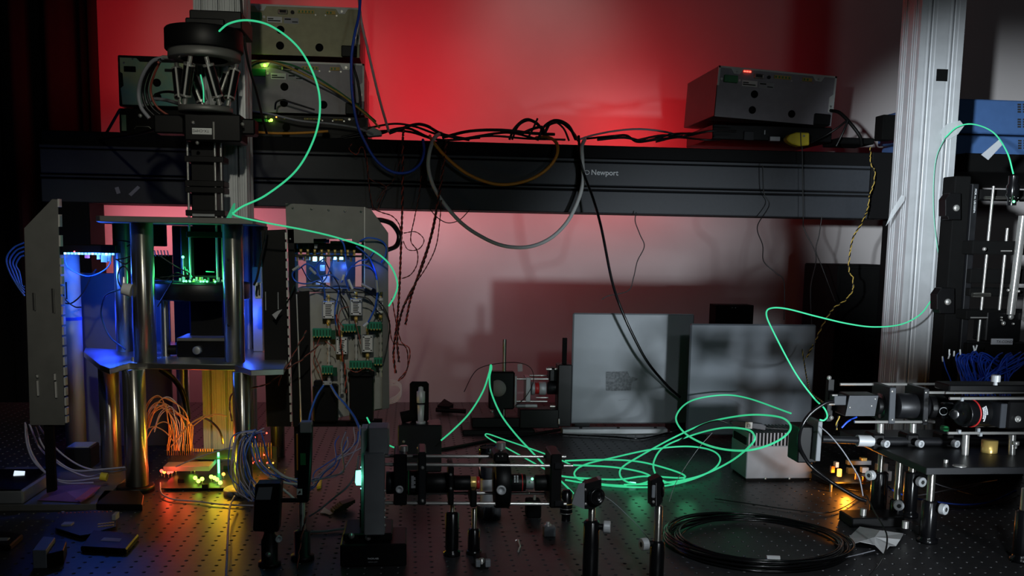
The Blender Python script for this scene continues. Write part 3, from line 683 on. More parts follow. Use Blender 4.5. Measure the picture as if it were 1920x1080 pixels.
# second cage with the red ringed lens, nearer
NY = 1.57
R2 = thing('lens_cage', 'rod cage holding a black lens with a red ring at the picture edge', 'lens cage', (P(1850, 820, NY).x, NY, ZP))
def K2(x, y, d=0.0): return P(x, y, NY+d)
for (x0, x1, y, d) in ((1780, 1968, 747, 0), (1777, 1968, 812, 0), (1806, 1968, 798, .06), (1772, 1968, 736, .06)):
    MB().cyl(K2(x0, y, d), K2(x1, y, d), .0026, seg=10).build('cage_rod', 'steel', R2)
a = K2(1803, 775, .03); ax = Vector((1, .28, .0))
R_ = 30*NY/FPX
MB().lathe(a, ax, [(0, .0001), (.004, R_*.72), (0, R_*.86), (.002, R_*.9), (.018, R_*.95)], 32).build('lens_barrel', 'black_gloss', R2)
MB().lathe(a + ax.normalized()*.018, ax, [(0, R_*.95), (.0005, R_), (.002, R_), (.0025, R_*.96)], 32).build('red_ring', 'red_ring', R2)
lb_ = MB().lathe(a + ax.normalized()*.0205, ax, [(0, R_*.96), (.032, R_*.98), (.035, R_*1.05), (.05, R_*1.05), (.05, .0001)], 32).build('lens_barrel', 'black', R2)
mb = MB()
axn = ax.normalized(); uu = Vector((0, 0, 1)); ww = axn.cross(uu)
for row, (h0, n) in enumerate(((.0035, 9), (.0075, 12), (.0115, 7))):
    for k in range(n):
        an = math.radians(28 - k*5.2 + row*3)
        cc = a + axn*(.0205+h0) + (uu*math.sin(an) + (-ww if ww.y > 0 else ww)*math.cos(an))*(R_*.985)
        mb.cbox(cc, (.0022, .0022, .0016))
mb.build('print', 'print_white', R2)
for i in range(7): pass
MB().lathe(K2(1790, 776, .0), (-.5, -1, 0), [(0, .0001), (0, .009), (.006, .009), (.007, .006), (.007, .0001)], 16).build('focus_knob', 'black_gloss', R2)
p2 = MB(); p2.prism([K2(x, y, -.004) for x, y in ((1878, 757), (1890, 757), (1886, 803), (1874, 803))], (0, .07, 0)); p2.build('cage_plate', 'shelf_paint', R2, bev=.001)
MB().pbox(1890, 752, 1975, 805, NY+.0, .06).build('mount_block', 'black', R2, bev=.003)
MB().lathe(K2(1906, 785, .0), (0, -1, 0), [(0, .0001), (0, .0058), (.005, .0058), (.005, .0035), (.002, .0033), (.002, .0001)], 14).build('thumbscrew', 'steel', R2)
MB().lathe(K2(1866, 722, .0), (0, 0, 1), [(0, .0001), (0, .004), (.006, .003), (.006, .0078), (.017, .0078), (.018, .006), (.018, .0001)], 16, smooth=False).build('adjuster_knob', 'aluminium', R2)
MB().pbox(1780, 722, 1965, 735, NY+.02, .05).build('top_bar', 'black', R2, bev=.002)
for (x, y) in ((1805, 749), (1800, 810), (1836, 807), (1840, 815)): MB().pbox(x-3, y-4, x+3, y+4, NY-.004, .008).build('rod_clamp', 'aluminium_dull', R2, bev=.001)
for (x, y0, y1) in ((1811, 815, 826), (1898, 815, 836)):
    MB().cyl(K2(x, y0, .03), Vector((K2(x, y1, .03).x, NY+.03, ZP)), .0062, seg=14).build('rod', 'steel', R2)
MB().lathe(Vector((K2(1868, 835, .03).x, NY+.05, ZP)), (0, 0, 1), [(0, .014), (.022, .014), (.022, .0001)], 20).build('brass_barrel', 'gold', R2)
MB().lathe(K2(1904, 834, -.01), (0, 0, 1), [(-.006, .003), (0, .003), (0, .006), (.006, .006), (.006, .0001)], 12).build('cap_screw', 'steel', R2)
MB().pbox(1770, 800, 1781, 809, NY+.03, .015).build('green_plug', 'green_plastic', R2, bev=.002)

# lit circuit board under the rig with amber pegs
OB = thing('amber_board', 'small circuit board with amber glowing pegs beneath the camera rig', 'circuit board', G(1600, 900))
b0 = G(1565, 905, .02); MB().box((b0.x-.01, b0.y, .018), (b0.x+.10, b0.y+.12, .021)).build('board', 'pcb_dark', OB)
for dx, dy in ((-.005, .005), (.09, .005), (-.005, .11), (.09, .11)): MB().cyl((b0.x+dx, b0.y+dy, 0), (b0.x+dx, b0.y+dy, .018), .003, seg=8).build('standoff', 'steel', OB)
for (x, y, h) in ((1562, 883, 9), (1575, 890, 10), (1607, 896, 8), (1621, 904, 10)):
    MB().pbox(x-3.5, y-h, x+3.5, y+h*.4, b0.y+.01+.0, .006).build('amber_peg', 'led_amber' if x > 1570 and x < 1600 else 'copper', OB, bev=.0006)
for (x, y, w_, h_, m) in ((1570, 872, 3, 5, 'white_label'), (1598, 885, 7, 7, 'aluminium_dull'), (1623, 882, 6, 5, 'white_label'), (1612, 868, 22, 4, 'aluminium_dull'), (1621, 862, 5, 3, 'gold'), (1660, 893, 12, 9, 'white_label'), (1655, 878, 10, 8, 'aluminium')):
    MB().pbox(x-w_, y-h_, x+w_, y+h_, b0.y+.07, .012).build('component', m, OB, bev=.0006)
lit(OB, G(1588, 907, .022), (1.0, .30, .02), .30, .008); lit(OB, (b0.x+.05, b0.y+.05, .05), (1.0, .5, .15), .02, .006)

# ------------------------------------------------------------------ grey driver box with vent slots
GX0 = G(1398, 903); GX1 = G(1527, 905)
GB = thing('driver_box', 'light grey steel driver box with a row of vent slots on top', 'driver', ((GX0.x+GX1.x)/2, GX0.y+.05, 0))
zg = P(1460, 836, GX0.y).z; zg2 = P(1460, 812, GX0.y).z
MB().box((GX0.x, GX0.y, .006), (GX1.x, GX0.y+.10, zg)).build('body', 'box_grey', GB, bev=.0015)
n = 17
for k in range(n):
    x = GX0.x + .004 + (GX1.x-GX0.x-.02)*k/(n-1)
    MB().box((x-.0016, GX0.y+.001, zg-.0005), (x+.0016, GX0.y+.10, zg2)).build('vent_fin', 'box_grey', GB)
MB().box((GX0.x, GX0.y+.012, zg), (GX1.x-.02, GX0.y+.09, zg2-.012)).build('inner_core', 'black_matte', GB)
MB().box((GX0.x+.002, GX0.y+.004, 0), (GX1.x-.002, GX0.y+.09, .006)).build('foot', 'black_matte', GB)
for x in (1435, 1480): MB().lathe(P(x, 897, GX0.y), (0, -1, 0), [(0, .0025), (.001, .0025), (.0012, .0001)], 10).build('screw', 'steel', GB)

# ------------------------------------------------------------------ upright panels at the back
def panel(name, label, x0, y0, x1, y1, Y, m, thick=.012, marks=()):
    a = P(x0, (y0+y1)/2, Y); b = P(x1, (y0+y1)/2, Y); zt_ = P((x0+x1)/2, y0, Y).z
    t = thing(name, label, 'panel', ((a.x+b.x)/2, Y, 0))
    zb_ = 0.02
    MB().box((a.x, Y, zb_), (b.x, Y+thick, zt_)).build('sheet', m, t, bev=.0035)
    for fx in (.1, .9):
        xx = a.x+(b.x-a.x)*fx; MB().box((xx-.02, Y+.002, 0), (xx+.02, Y+.06, zb_+.001)).build('foot', 'black', t)
    return t, zt_
pA, zA = panel('enclosure_panel', 'tall pale grey enclosure panel with a rectangular glue mark', 1072, 588, 1298, 806, 2.50, 'panel_grey')
gm = P(1158, 715, 2.4993)
MB().prism([P(x, y, 2.4992) for x, y in ((1136, 697), (1152, 697), (1177, 696), (1180, 705), (1198, 710), (1184, 718), (1183, 732), (1146, 733), (1136, 732))], (0, .0006, 0)).build('glue_mark', 'panel_mark', pA)
MB().tube(pix([(1160, 751, 2.499), (1172, 749, 2.499), (1178, 750, 2.499)]), .0005, 4).build('scratch', 'grey_label', pA)
pB, zB = panel('enclosure_panel', 'darker grey enclosure panel behind the green fibre coil', 1291, 608, 1525, 830, 2.34, 'panel_dark')
o = thing('black_module', 'small black box showing above the darker enclosure panel', 'module', (P(1376, 600, 2.7).x, 2.72, 0))
MB().pbox(1341, 572, 1412, 640, 2.70, .06).build('body', 'black_matte', o, bev=.001)
MB().box((P(1350, 640, 2.7).x, 2.71, 0), (P(1400, 640, 2.7).x, 2.75, P(1376, 640, 2.7).z)).build('stand', 'black_matte', o)
for x in (1373, 1379): MB().lathe(P(x, 577, 2.70), (0, -1, 0), [(0, .0016), (.001, .0016), (.0011, .0001)], 6).build('screw', 'steel', o)
o = thing('black_block', 'matte black block standing between the back panel and the pillar', 'cabinet', (P(1610, 600, 2.75).x, 2.8, 0))  # plain matte black block with a thin front leaf
MB().box((P(1566, 600, 2.75).x, 2.75, 0), (P(1690, 600, 2.75).x, 3.0, P(1610, 497, 2.75).z)).build('body', 'black_matte', o, bev=.004)
MB().box((P(1572, 600, 2.75).x, 2.745, .03), (P(1684, 600, 2.75).x, 2.751, P(1610, 503, 2.75).z)).build('front_leaf', 'black_matte', o, bev=.002)
# pale strip built in place of the pink-lit gap under the panel
a = G(1048, 806); b = G(1250, 813)
o = MB().box((a.x, 2.43, 0), (b.x, 2.465, .012)).build('gap_strip', 'pink_cable', bev=.001) if False else None
pr = thing('lit_gap_strip', 'pale strip standing for the lit gap under the grey panel', 'rail', ((a.x+b.x)/2, 2.45, 0))
MB().box((a.x, 2.455, .0), (b.x, 2.488, .014)).build('rail', 'aluminium', pr, bev=.001)
for k in range(3): MB().cyl((a.x+.05+k*.1, 2.47, .014), (a.x+.05+k*.1, 2.47, .0165), .004, seg=10).build('screw', 'black', pr)
# ================================================================== optics at the back of the middle
BY = 2.50
def Bq(x, y, d=0.0): return P(x, y, BY+d)
ML = thing('mirror_assembly', 'back optics assembly with a round grey disc and silver lens cage', 'optics', (P(960, 800, BY).x, BY, 0))
fb = G(870, 803); 
MB().box((P(868, 795, BY-.05).x, BY-.05, 0), (P(1003, 795, BY-.05).x, BY+.06, .014)).build('base_plate', 'black', ML, bev=.002)
MB().box((P(884, 795, BY).x, BY-.02, .014), (P(990, 795, BY).x, BY+.05, .04)).build('stage', 'black', ML, bev=.002)
MB().cyl(Vector((Bq(946, 700).x, BY+.01, .04)), Bq(946, 636, .01), .0052, seg=14).build('rod', 'steel_brushed', ML)
MB().pbox(917, 697, 965, 768, BY, .03).build('mount_body', 'black', ML, bev=.004)
MB().box((Bq(936, 760).x-.012, BY, .04), (Bq(936, 760).x+.012, BY+.03, Bq(936, 765).z)).build('stem', 'black', ML)
MB().lathe(Bq(934, 728, -.001), (-.35, -1, 0), [(0, .0001), (0, .022), (.003, .022), (.0032, .0001)], 32).build('round_disc', 'disc_grey', ML)
MB().pbox(965, 705, 969, 764, BY-.01, .06).build('cage_plate', 'aluminium', ML, bev=.001)
for (x0, x1, y, d) in ((968, 1028, 710.5, -.005), (968, 1026, 752.5, -.005), (993, 1028, 704, .05), (1005, 1028, 745.5, .05)):
    MB().cyl(Bq(x0, y, d), Bq(x1, y, d), .0028, seg=10).build('cage_rod', 'steel', ML)
MB().pbox(986, 708, 995, 754, BY-.009, .055).build('bracket', 'aluminium', ML, bev=.001)
def bl(x0, x1, yc, hp, m, name):
    a = Bq(x0, yc, .02); b = Bq(x1, yc, .02); r = hp*BY/FPX
    MB().lathe(a, (1, 0, 0), [(0, .0001), (0, r*.95), (.001, r), (b.x-a.x-.001, r), (b.x-a.x, r*.95), (b.x-a.x, .0001)], 24).build(name, m, ML)
bl(996, 1002, 728, 13, 'aluminium', 'lens_ring'); bl(1002, 1010, 728, 11, 'red_ring', 'filter'); bl(1010, 1023, 728, 13, 'aluminium', 'lens_ring'); bl(1026, 1062, 727, 13, 'anodised', 'lens_tube')
MB().pbox(1030, 690, 1050, 716, BY, .04).build('tilt_plate', 'black', ML, bev=.003)
MB().pbox(1046, 684, 1072, 800, BY-.03, .05).build('tall_plate', 'black', ML, bev=.002)
MB().pbox(1055, 634, 1063, 690, BY-.01, .01).build('black_post', 'black_matte', ML)
for (x, y) in ((1030, 692), (1046, 692), (1037, 762), (1052, 762)):
    MB().cyl(Bq(x-6, y, -.005), Bq(x+4, y, -.005), .004, seg=12).build('adjuster', 'steel_brushed', ML)
MB().cyl(Bq(968, 761, -.02), Bq(985, 761, -.02), .006, .005, seg=14).build('micrometer', 'aluminium_dull', ML)
MB().cyl(Bq(985, 761, -.02), Bq(1007, 761, -.02), .005, seg=14).build('micrometer_thimble', 'aluminium', ML)
MB().box((Bq(975, 770, -.03).x, BY-.03, .014), (Bq(1046, 770).x, BY+.03, Bq(1000, 768, -.03).z)).build('translation_stage', 'black', ML, bev=.002)
MB().lathe(Bq(923, 771, -.03), (0, 0, 1), [(-.004, .0001), (-.004, .003), (.002, .004), (.002, .0001)], 10).build('cap_screw', 'steel', ML)
MB().cyl(Bq(1048, 785, -.035), Bq(1048, 795, -.035), .003, seg=8).build('cap_screw', 'steel', ML)
tape('folded white tape flag on the thin cable above the back lens', [(970, 683), (979, 682), (980, 696), (971, 697)], 2.44)
# dark tool lying behind
o = thing('pen_tool', 'dark pointed hand tool lying flat near the wall', 'tool', G(840, 772))
MB().cyl(G(818, 768, .012), G(873, 771, .012), .007, seg=10).build('handle', 'black', o); MB().prism([G(x, y, .012) for x, y in ((820, 768), (833, 755), (850, 765), (842, 770))], (0, 0, .012)).build('head', 'black_matte', o)

# ================================================================== micrometer stage behind the front cage
t = thing('micrometer_stage', 'black translation stage block with upright silver micrometer', 'stage', G(787, 880))
SYY = G(787, 885).y
MB().box((P(746, 830, SYY).x, SYY, 0), (P(828, 830, SYY).x, SYY+.07, P(787, 797, SYY).z)).build('block', 'anodised', t, bev=.002)
MB().pbox(768, 716, 804, 792, SYY+.035, .012).build('back_plate', 'black_matte', t, bev=.005)
zb_ = P(789, 793, SYY).z; xc = P(789, 760, SYY+.02).x
MB().lathe((xc, SYY+.018, P(789, 797, SYY).z-.001), (0, 0, 1), [(0, .0001), (0, .0105), (.006, .0105), (.006, .0062), (.042, .0078)], 22).build('sleeve', 'aluminium', t)
zq = P(789, 755, SYY+.018).z
MB().lathe((xc, SYY+.018, zq), (0, 0, 1), [(0, .0085), (.001, .0092), (.024, .0092), (.026, .0055), (.034, .005), (.036, .0001)], 22).build('thimble', 'aluminium', t)
MB().cyl(P(752, 783, SYY+.03), P(776, 778, SYY+.03), .0125, seg=20).build('side_knob', 'black_matte', t)
for (x, y) in ((757, 828), (784, 840)): MB().lathe(P(x, y, SYY-.0), (0, -1, 0), [(0, .003), (.002, .003), (.003, .0001)], 10).build('screw', 'steel', t)

# ================================================================== front cage
FY = 1.47
FC = thing('front_cage', 'long rod cage with black lens mounts in the middle front', 'optics cage', (P(870, 945, FY).x, FY, P(870, 945, FY).z))
def Fq(x, y, d=0.0): return P(x, y, FY+d)
for (x0, x1, y0, y1, d) in ((712, 1074, 870.5, 873.5, 0), (712, 1061, 855, 856.5, .05), (712, 1062, 943, 945, 0), (745, 1040, 924, 925, .05)):
    MB().cyl(Fq(x0, y0, d), Fq(x1, y1, d), .0027, seg=12).build('cage_rod', 'steel', FC)
def plate(x0, x1, y0, y1, m='black', d0=-.008, dep=.066, name='cage_plate', bev=.002):
    o = MB().pbox(x0, y0, x1, y1, FY+d0, dep).build(name, m, FC, bev=bev); return o
p = plate(738, 763, 852, 948); 
MB().lathe(Fq(757, 853, .02), (0, 0, 1), [(0, .0001), (0, .0045), (.006, .0035), (.006, .0065), (.014, .0065), (.015, .005), (.015, .0001)], 16, smooth=False).build('adjuster_knob', 'steel', p)
MB().lathe(Fq(749, 917, -.008), (0, -1, 0), [(0, .0001), (0, .006), (.004, .006), (.004, .0035), (.001, .003), (.001, .0001)], 14).build('lock_screw', 'aluminium', p)
p = plate(784, 799, 848, 947, 'anodised')
for y in (877, 939): MB().lathe(Fq(792, y, -.008), (0, -1, 0), [(0, .0028), (.002, .0028), (.003, .0001)], 8).build('screw', 'steel', p)
p = plate(841, 851, 876, 948); MB().lathe(Fq(845, 890, -.008), (0, -1, 0), [(0, .0022), (.002, .0022), (.003, .0001)], 8).build('screw', 'steel', p)
MB().lathe(Fq(845, 916, -.008), (0, -1, 0), [(0, .0022), (.002, .0022), (.003, .0001)], 8).build('screw', 'steel', p)
p = plate(882, 894, 920, 952)
# large ring mount
xa = Fq(927, 905, .02).x; xb2 = Fq(955, 905, .02).x; cz = Fq(940, 905, .02).z
MB().lathe((xa, FY+.024, cz), (1, 0, 0), [(0, .0165), (0, .039), (.002, .041), (xb2-xa-.002, .041), (xb2-xa, .039), (xb2-xa, .0165), (0, .0165)], 36).build('ring_mount', 'black', FC)
MB().pbox(926, 850, 954, 868, FY, .048).build('mount_top', 'black', FC, bev=.003)
k = MB().lathe(Fq(939, 852, .02), (0, 0, 1), [(0, .0001), (0, .0055), (.007, .0035), (.009, .0035), (.009, .0075), (.019, .0075), (.020, .006), (.020, .0001)], 16, smooth=False).build('adjuster_knob', 'steel', FC)
MB().lathe(Fq(940, 918, -.017), (-.1, -1, 0), [(0, .0001), (0, .0075), (.005, .0075), (.005, .0045), (.001, .004), (.001, .0001)], 16).build('lock_screw', 'aluminium', FC)
for x in (934, 942): MB().ball(Fq(x, 855.5, -.002), .0014, 6, 4).build('screw', 'steel', FC)
p = plate(1032, 1053, 852, 953); 
MB().pbox(1040, 869, 1057, 880, FY-.012, .02).build('rod_clamp', 'anodised', FC, bev=.001); MB().pbox(1040, 940, 1057, 950, FY-.012, .02).build('rod_clamp', 'anodised', FC, bev=.001)
# tubes and lenses on the axis
def fl_(x0, x1, yc, hp, m, name, d=.024, par=None):
    a = Fq(x0, yc, d); b = Fq(x1, yc, d); r = hp*FY/FPX; L = b.x-a.x
    return MB().lathe(a, (1, 0, 0), [(0, .0001), (0, r*.95), (min(.001, L*.3), r), (L-min(.001, L*.3), r), (L, r*.95), (L, .0001)], 28).build(name, m, par or FC)
fl_(724, 738, 905, 22, 'anodised', 'lens_tube'); fl_(764, 784, 905, 24, 'black', 'lens_tube'); fl_(799, 840, 905, 20, 'black', 'lens_tube')
fl_(851, 882, 905, 15, 'black', 'lens_tube'); fl_(765, 767, 905, 25, 'green_plastic', 'green_ring')
ob = fl_(878, 893, 905, 12, 'gold', 'objective'); fl_(893, 899, 905, 12.5, 'red_ring', 'red_ring')
lt = fl_(957, 985, 905, 17, 'black', 'objective'); fl_(977, 979.5, 905, 17.4, 'red_ring', 'red_ring'); fl_(985, 1000, 905, 13, 'aluminium_dull', 'lens_tip'); fl_(1003, 1032, 905, 16, 'black', 'lens_tube')
mb = MB()
for r_ in range(2):
    for k in range(6): mb.pbox(964+r_*5, 892+k*3.5, 967+r_*5, 894+k*3.5, FY+.0235-17*FY/FPX+.0035*abs(k-2.5)/6, .001)
mb.build('print', 'print_white', lt)
mb = MB()
for k in range(9): mb.pbox(771, 893+k*2.6, 779 if k % 3 else 776, 894.4+k*2.6, FY+.003, .003)
mb.build('print', 'grey_label', FC)
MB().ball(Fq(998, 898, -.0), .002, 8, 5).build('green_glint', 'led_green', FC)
# aluminium end bracket and its kinematic base
AB = thing('aluminium_bracket', 'upright brushed aluminium bracket bolted to the black base', 'bracket', (P(700, 1003, 1.46).x, 1.46, .03))
MB().pbox(682, 852, 721, 1004, 1.43, .03).build('upright', 'aluminium_dull', AB, bev=.0015)
MB().pbox(690, 803, 729, 853, 1.445, .05).build('top_block', 'aluminium_dull', AB, bev=.002)
MB().pbox(677, 803, 690, 1000, 1.46, .035).build('side_flange', 'aluminium', AB, bev=.001)
for y in (920, 935, 957, 970, 985): MB().lathe(P(720.5, y, 1.434), (1, 0, 0), [(0, .0022), (.002, .0022), (.003, .0001)], 8).build('screw', 'steel', AB)
KB = thing('kinematic_base', 'black kinematic base with silver screws and white maker lettering', 'base', G(700, 1066))
kb0 = G(638, 1064); kb1 = G(762, 1066)
zk = P(700, 1004, kb0.y).z
MB().box((kb0.x, kb0.y, 0), (kb1.x, kb0.y+.09, zk*.72)).build('lower_block', 'black', KB, bev=.002)
MB().box((kb0.x+.004, kb0.y+.01, zk*.75), (kb1.x-.022, kb0.y+.09, zk)).build('upper_block', 'black', KB, bev=.002)
for (x, y) in ((659, 1002), (690, 1005)):
    MB().lathe(P(x, y+3, kb0.y+.01), (0, -1, .2), [(0, .0045), (.004, .0045), (.006, .0001)], 12).build('adjuster_screw', 'steel', KB)
MB().lathe(P(750, 1026, kb0.y+.02), (0, 0, 1), [(-.008, .003), (0, .003), (0, .0045), (.005, .0045), (.006, .0001)], 12).build('cap_screw', 'steel', KB)
flat_text('THORLABS', 'lettering', 'print_white', KB, P(689, 1049, kb0.y-.0008), (1, 0, 0), (0, 0, 1), .0024, .01)
flat_text('KB75/M-UNIT', 'lettering', 'grey_label', KB, P(690, 1055, kb0.y-.0008), (1, 0, 0), (0, 0, 1), .0017)
# glowing laser spot
LS = thing('laser_target', 'small bright green glowing target beside the aluminium bracket', 'target', P(675, 1000, 1.47))
MB().pbox(676, 872, 683, 955, 1.475, .02).build('holder', 'black', LS)
MB().prism([P(x, y, 1.468) for x, y in ((667, 884), (676, 883), (677, 889), (675, 891), (678, 893), (678, 897), (674, 897), (678, 900), (678, 910), (668, 910), (666, 904))], (0, .006, 0)).build('glow_plate', 'laser_glow', LS)
for y in (876, 916): MB().ball(P(677, y, 1.47), .0011, 6, 4).build('pin', 'led_cyan', LS)
lit(LS, P(668, 896, 1.455), (.15, 1.0, .6), .012, .006)
MB().cyl(P(680, 955, 1.485), Vector((P(680, 955, 1.485).x, 1.485, zk)), .005, seg=10).build('stem', 'black', LS)

# posts carrying the cage
post('black holder with short steel post, first under the front cage', 847, 945, 959, 1046, 13, 4.2, None, Y=1.49)
post('slim black holder with long bright rod under the front cage', 888, 952, 990, 1046, 12, 4.8, None, Y=1.495)
t = thing('clamp_fork', 'small black clamping fork with two grey faces at the cage post', 'clamp', G(905, 1068))
c0 = G(892, 1068); c1 = G(920, 1068)
MB().box((c0.x+.003, c0.y+.0, 0), (c1.x-.003, c0.y+.05, .010)).build('fork', 'black', t, bev=.001)
for (x0, x1) in ((892, 901), (910, 920)): MB().pbox(x0, 1051, x1, 1064, c0.y-.001, .01).build('prong', 'panel_grey', t, bev=.001)
MB().lathe(G(903, 1052, .012), (0, 0, 1), [(-.004, .004), (.004, .004), (.005, .0001)], 12).build('cap_screw', 'steel', t)
# glass vial with knurled foot
vy = G(918, 973).y
V = thing('glass_vial', 'clear tube with a ribbed grey foot standing behind the cage', 'container', (G(918, 973).x, vy+.02, 0))
vx = G(918, 973).x; s = vy/FPX
mb = MB(); n = 40; zk1 = P(918, 951, vy).z
pr_ = []
for h in (0, zk1):
    for i in range(2*n):
        a = math.pi*i/n; r = (24 if i % 2 else 22.6)*s; pr_.append((vx+r*math.cos(a), vy+.02+r*math.sin(a), h))
mb._add(pr_, [(i, (i+1) % (2*n), 2*n+(i+1) % (2*n), 2*n+i) for i in range(2*n)] + [tuple(range(2*n, 4*n))], False)
mb.build('ribbed_foot', 'aluminium_dull', V)
zm = P(916, 879, vy).z
MB().lathe((vx-.001, vy+.02, 0), (0, 0, 1), [(zk1, 16*s), (zm, 16*s), (zm+.001, 15*s), (zm+.001, .0001)], 30).build('inner_barrel', 'aluminium', V)
zg1 = P(912, 842, vy).z
MB().lathe((vx-.002, vy+.02, 0), (0, 0, 1), [(zm-.02, 19*s), (zg1-.003, 19.5*s), (zg1, 19*s), (zg1, 17.8*s), (zm-.02, 17.6*s), (zm-.02, 19*s)], 30).build('glass_tube', 'glass', V)
# small black stage behind the cage end
t = thing('small_stage', 'little black block on the table under the cage rods', 'block', G(1001, 972))
b0 = G(988, 972); b1 = G(1015, 972); MB().box((b0.x, b0.y, 0), (b1.x, b0.y+.035, .03)).build('block', 'black_matte', t, bev=.002)
MB().cyl((b0.x+.015, b0.y+.015, .03), (b0.x+.015, b0.y+.015, .043), .0025, seg=8).build('pin', 'steel', t)
# objective standing at the cage end
t = thing('objective', 'small black objective with gold line standing at the cage end', 'lens', G(1060, 975))
oc = G(1061, 976); zz1 = P(1061, 918, oc.y).z
MB().lathe((oc.x, oc.y, 0), (0, 0, 1), [(0, .008), (.012, .008), (.013, .011), (zz1*.55, .0115)], 24).build('barrel', 'black_gloss', t)
MB().lathe((oc.x, oc.y, 0), (0, 0, 1), [(zz1*.55, .0117), (zz1*.58, .0117)], 24).build('gold_line', 'gold', t)
MB().lathe((oc.x, oc.y, 0), (0, 0, 1), [(zz1*.58, .0115), (zz1*.9, .0115), (zz1, .006), (zz1, .0001)], 24).build('barrel', 'black_gloss', t)
for q_ in (.25, .4): MB().lathe((oc.x, oc.y, 0), (0, 0, 1), [(zz1*q_, .0119), (zz1*q_+.0012, .0119)], 24).build('silver_line', 'steel', t)
# tiny things lying on the table
t = thing('metal_cube', 'small grey metal cube with a screw on top, lying on the table', 'block', G(1031, 1007))
b0 = G(1020, 1007); b1 = G(1042, 1007); MB().box((b0.x, b0.y, 0), (b1.x, b0.y+.018, .0165)).build('cube', 'panel_grey', t, bev=.001)
MB().lathe((b0.x+.008, b0.y+.012, .0165), (0, 0, 1), [(0, .006), (.002, .006), (.002, .0035), (.006, .0035), (.007, .0001)], 12).build('screw', 'steel', t)
t = MB().tube(spline([G(966, 1014, .004), G(971, 1012, .006), G(973, 1018, .005), G(975, 1025, .003), G(973, 1029, .003), G(972, 1034, .003)], 4), .0016, 6).build('hex_key', 'steel'); tag(t, 'bent silver hex key lying alone on the table', 'hex key')

# ================================================================== single mounts at the front
t_, top1, _ = post('front steel post with right knob carrying the card mount', 1106, 950, 975, 1094, 15.5, 7, (1130, 988, 1, -.25), name='post_holder')
MT = thing('card_mount', 'tilted square lens mount holding a pale card on the front post', 'lens mount', top1)
my = top1.y
MB().prism([P(x, y, my-.012) for x, y in ((1096, 911), (1099, 907), (1128, 899), (1128, 946), (1112, 955), (1096, 955))], (0, .022, 0)).build('frame_plate', 'black', MT, bev=.001)
MB().prism([P(x, y, my-.011) for x, y in ((1103, 908), (1128, 898), (1128, 903), (1106, 912))], (0, .02, 0)).build('top_edge', 'aluminium_dull', MT)
MB().prism([P(x, y, my-.02) for x, y in ((1085, 907), (1096, 905), (1096, 955), (1072, 945))], (0, .0012, 0)).build('pale_card', 'box_grey', MT)
MB().lathe(P(1115, 929, my-.012), (.35, -1, 0), [(0, .0001), (0, .0115), (.003, .0125), (.008, .0125), (.010, .010), (.006, .009), (.006, .0001)], 24).build('lens_ring', 'black_gloss', MT)
for (x, y) in ((1097.5, 918), (1098, 945)): MB().lathe(P(x, y, my-.012), (0, -1, 0), [(0, .002), (.001, .002), (.0011, .0001)], 8).build('screw', 'steel', MT)
t_, top2, _ = post('front bright steel post with left knob carrying the flat mount', 1230, 948, 1013, 1094, 14.5, 8, (1205, 1020, -1, -.25))
MT = thing('edge_mount', 'thin black mirror mount seen edge on atop the bright post', 'mirror mount', top2)
my = top2.y
MB().prism([P(x, y, my-.012) for x, y in ((1221, 901), (1238, 893), (1243, 896), (1243, 940), (1236, 950), (1221, 950))], (0, .022, 0)).build('frame_plate', 'black', MT, bev=.001)
MB().pbox(1222.5, 910, 1229, 934, my-.0135, .003).build('adjuster_bar', 'panel_grey', MT, bev=.001)
MB().lathe(P(1241, 918, my-.006), (1, -.2, 0), [(0, .0001), (0, .011), (.002, .011), (.003, .009), (.003, .0001)], 20).build('mirror_ring', 'black_gloss', MT)
MB().ball(P(1225, 941, my-.0135), .0022, 8, 5).build('screw', 'steel', MT)
MB().tube([P(1230.5, 906, my-.013), P(1230.5, 948, my-.013)], .0005, 4).build('edge_line', 'steel', MT)

# ------------------------------------------------------------------ black cable coil in front
cc = G(1418, 1022); pts = []; rn = random.Random(5)
turns = 16; per = 44; r0 = .137
for k in range(turns*per+1):
    a = 2*math.pi*k/per; tn = k/per
    r = r0 + .007*math.sin(tn*1.7) + .004*math.sin(a*2+tn*.5) + .003*math.sin(tn*3.1+1)
    pts.append((cc.x+r*math.cos(a)*1.03 + .006*math.sin(tn*2), cc.y+r*math.sin(a)*.98 + .004*math.cos(tn*2.6), .0035+.0052*(tn/2.2 % 2.6) + .003*math.sin(a+tn)))
o = MB().tube(pts, .0019, 6).build('cable_coil', 'black_gloss'); tag(o, 'large coil of black fibre cable lying on the table in front', 'cable coil')
o = MB().cyl(G(1437, 1047, .006), G(1462, 1048, .006), .0052, seg=16).build('cable_tag', 'white_label'); tag(o, 'small white tag sleeve inside the black cable coil', 'cable tag')
cable('thin_cable', 'thin pale fibre leaving the black coil towards the tissue', [G(1490, 1053, .006), G(1540, 1052, .006), G(1590, 1044, .01), G(1640, 1032, .012)], .0009, 'grey_cable', world=True)
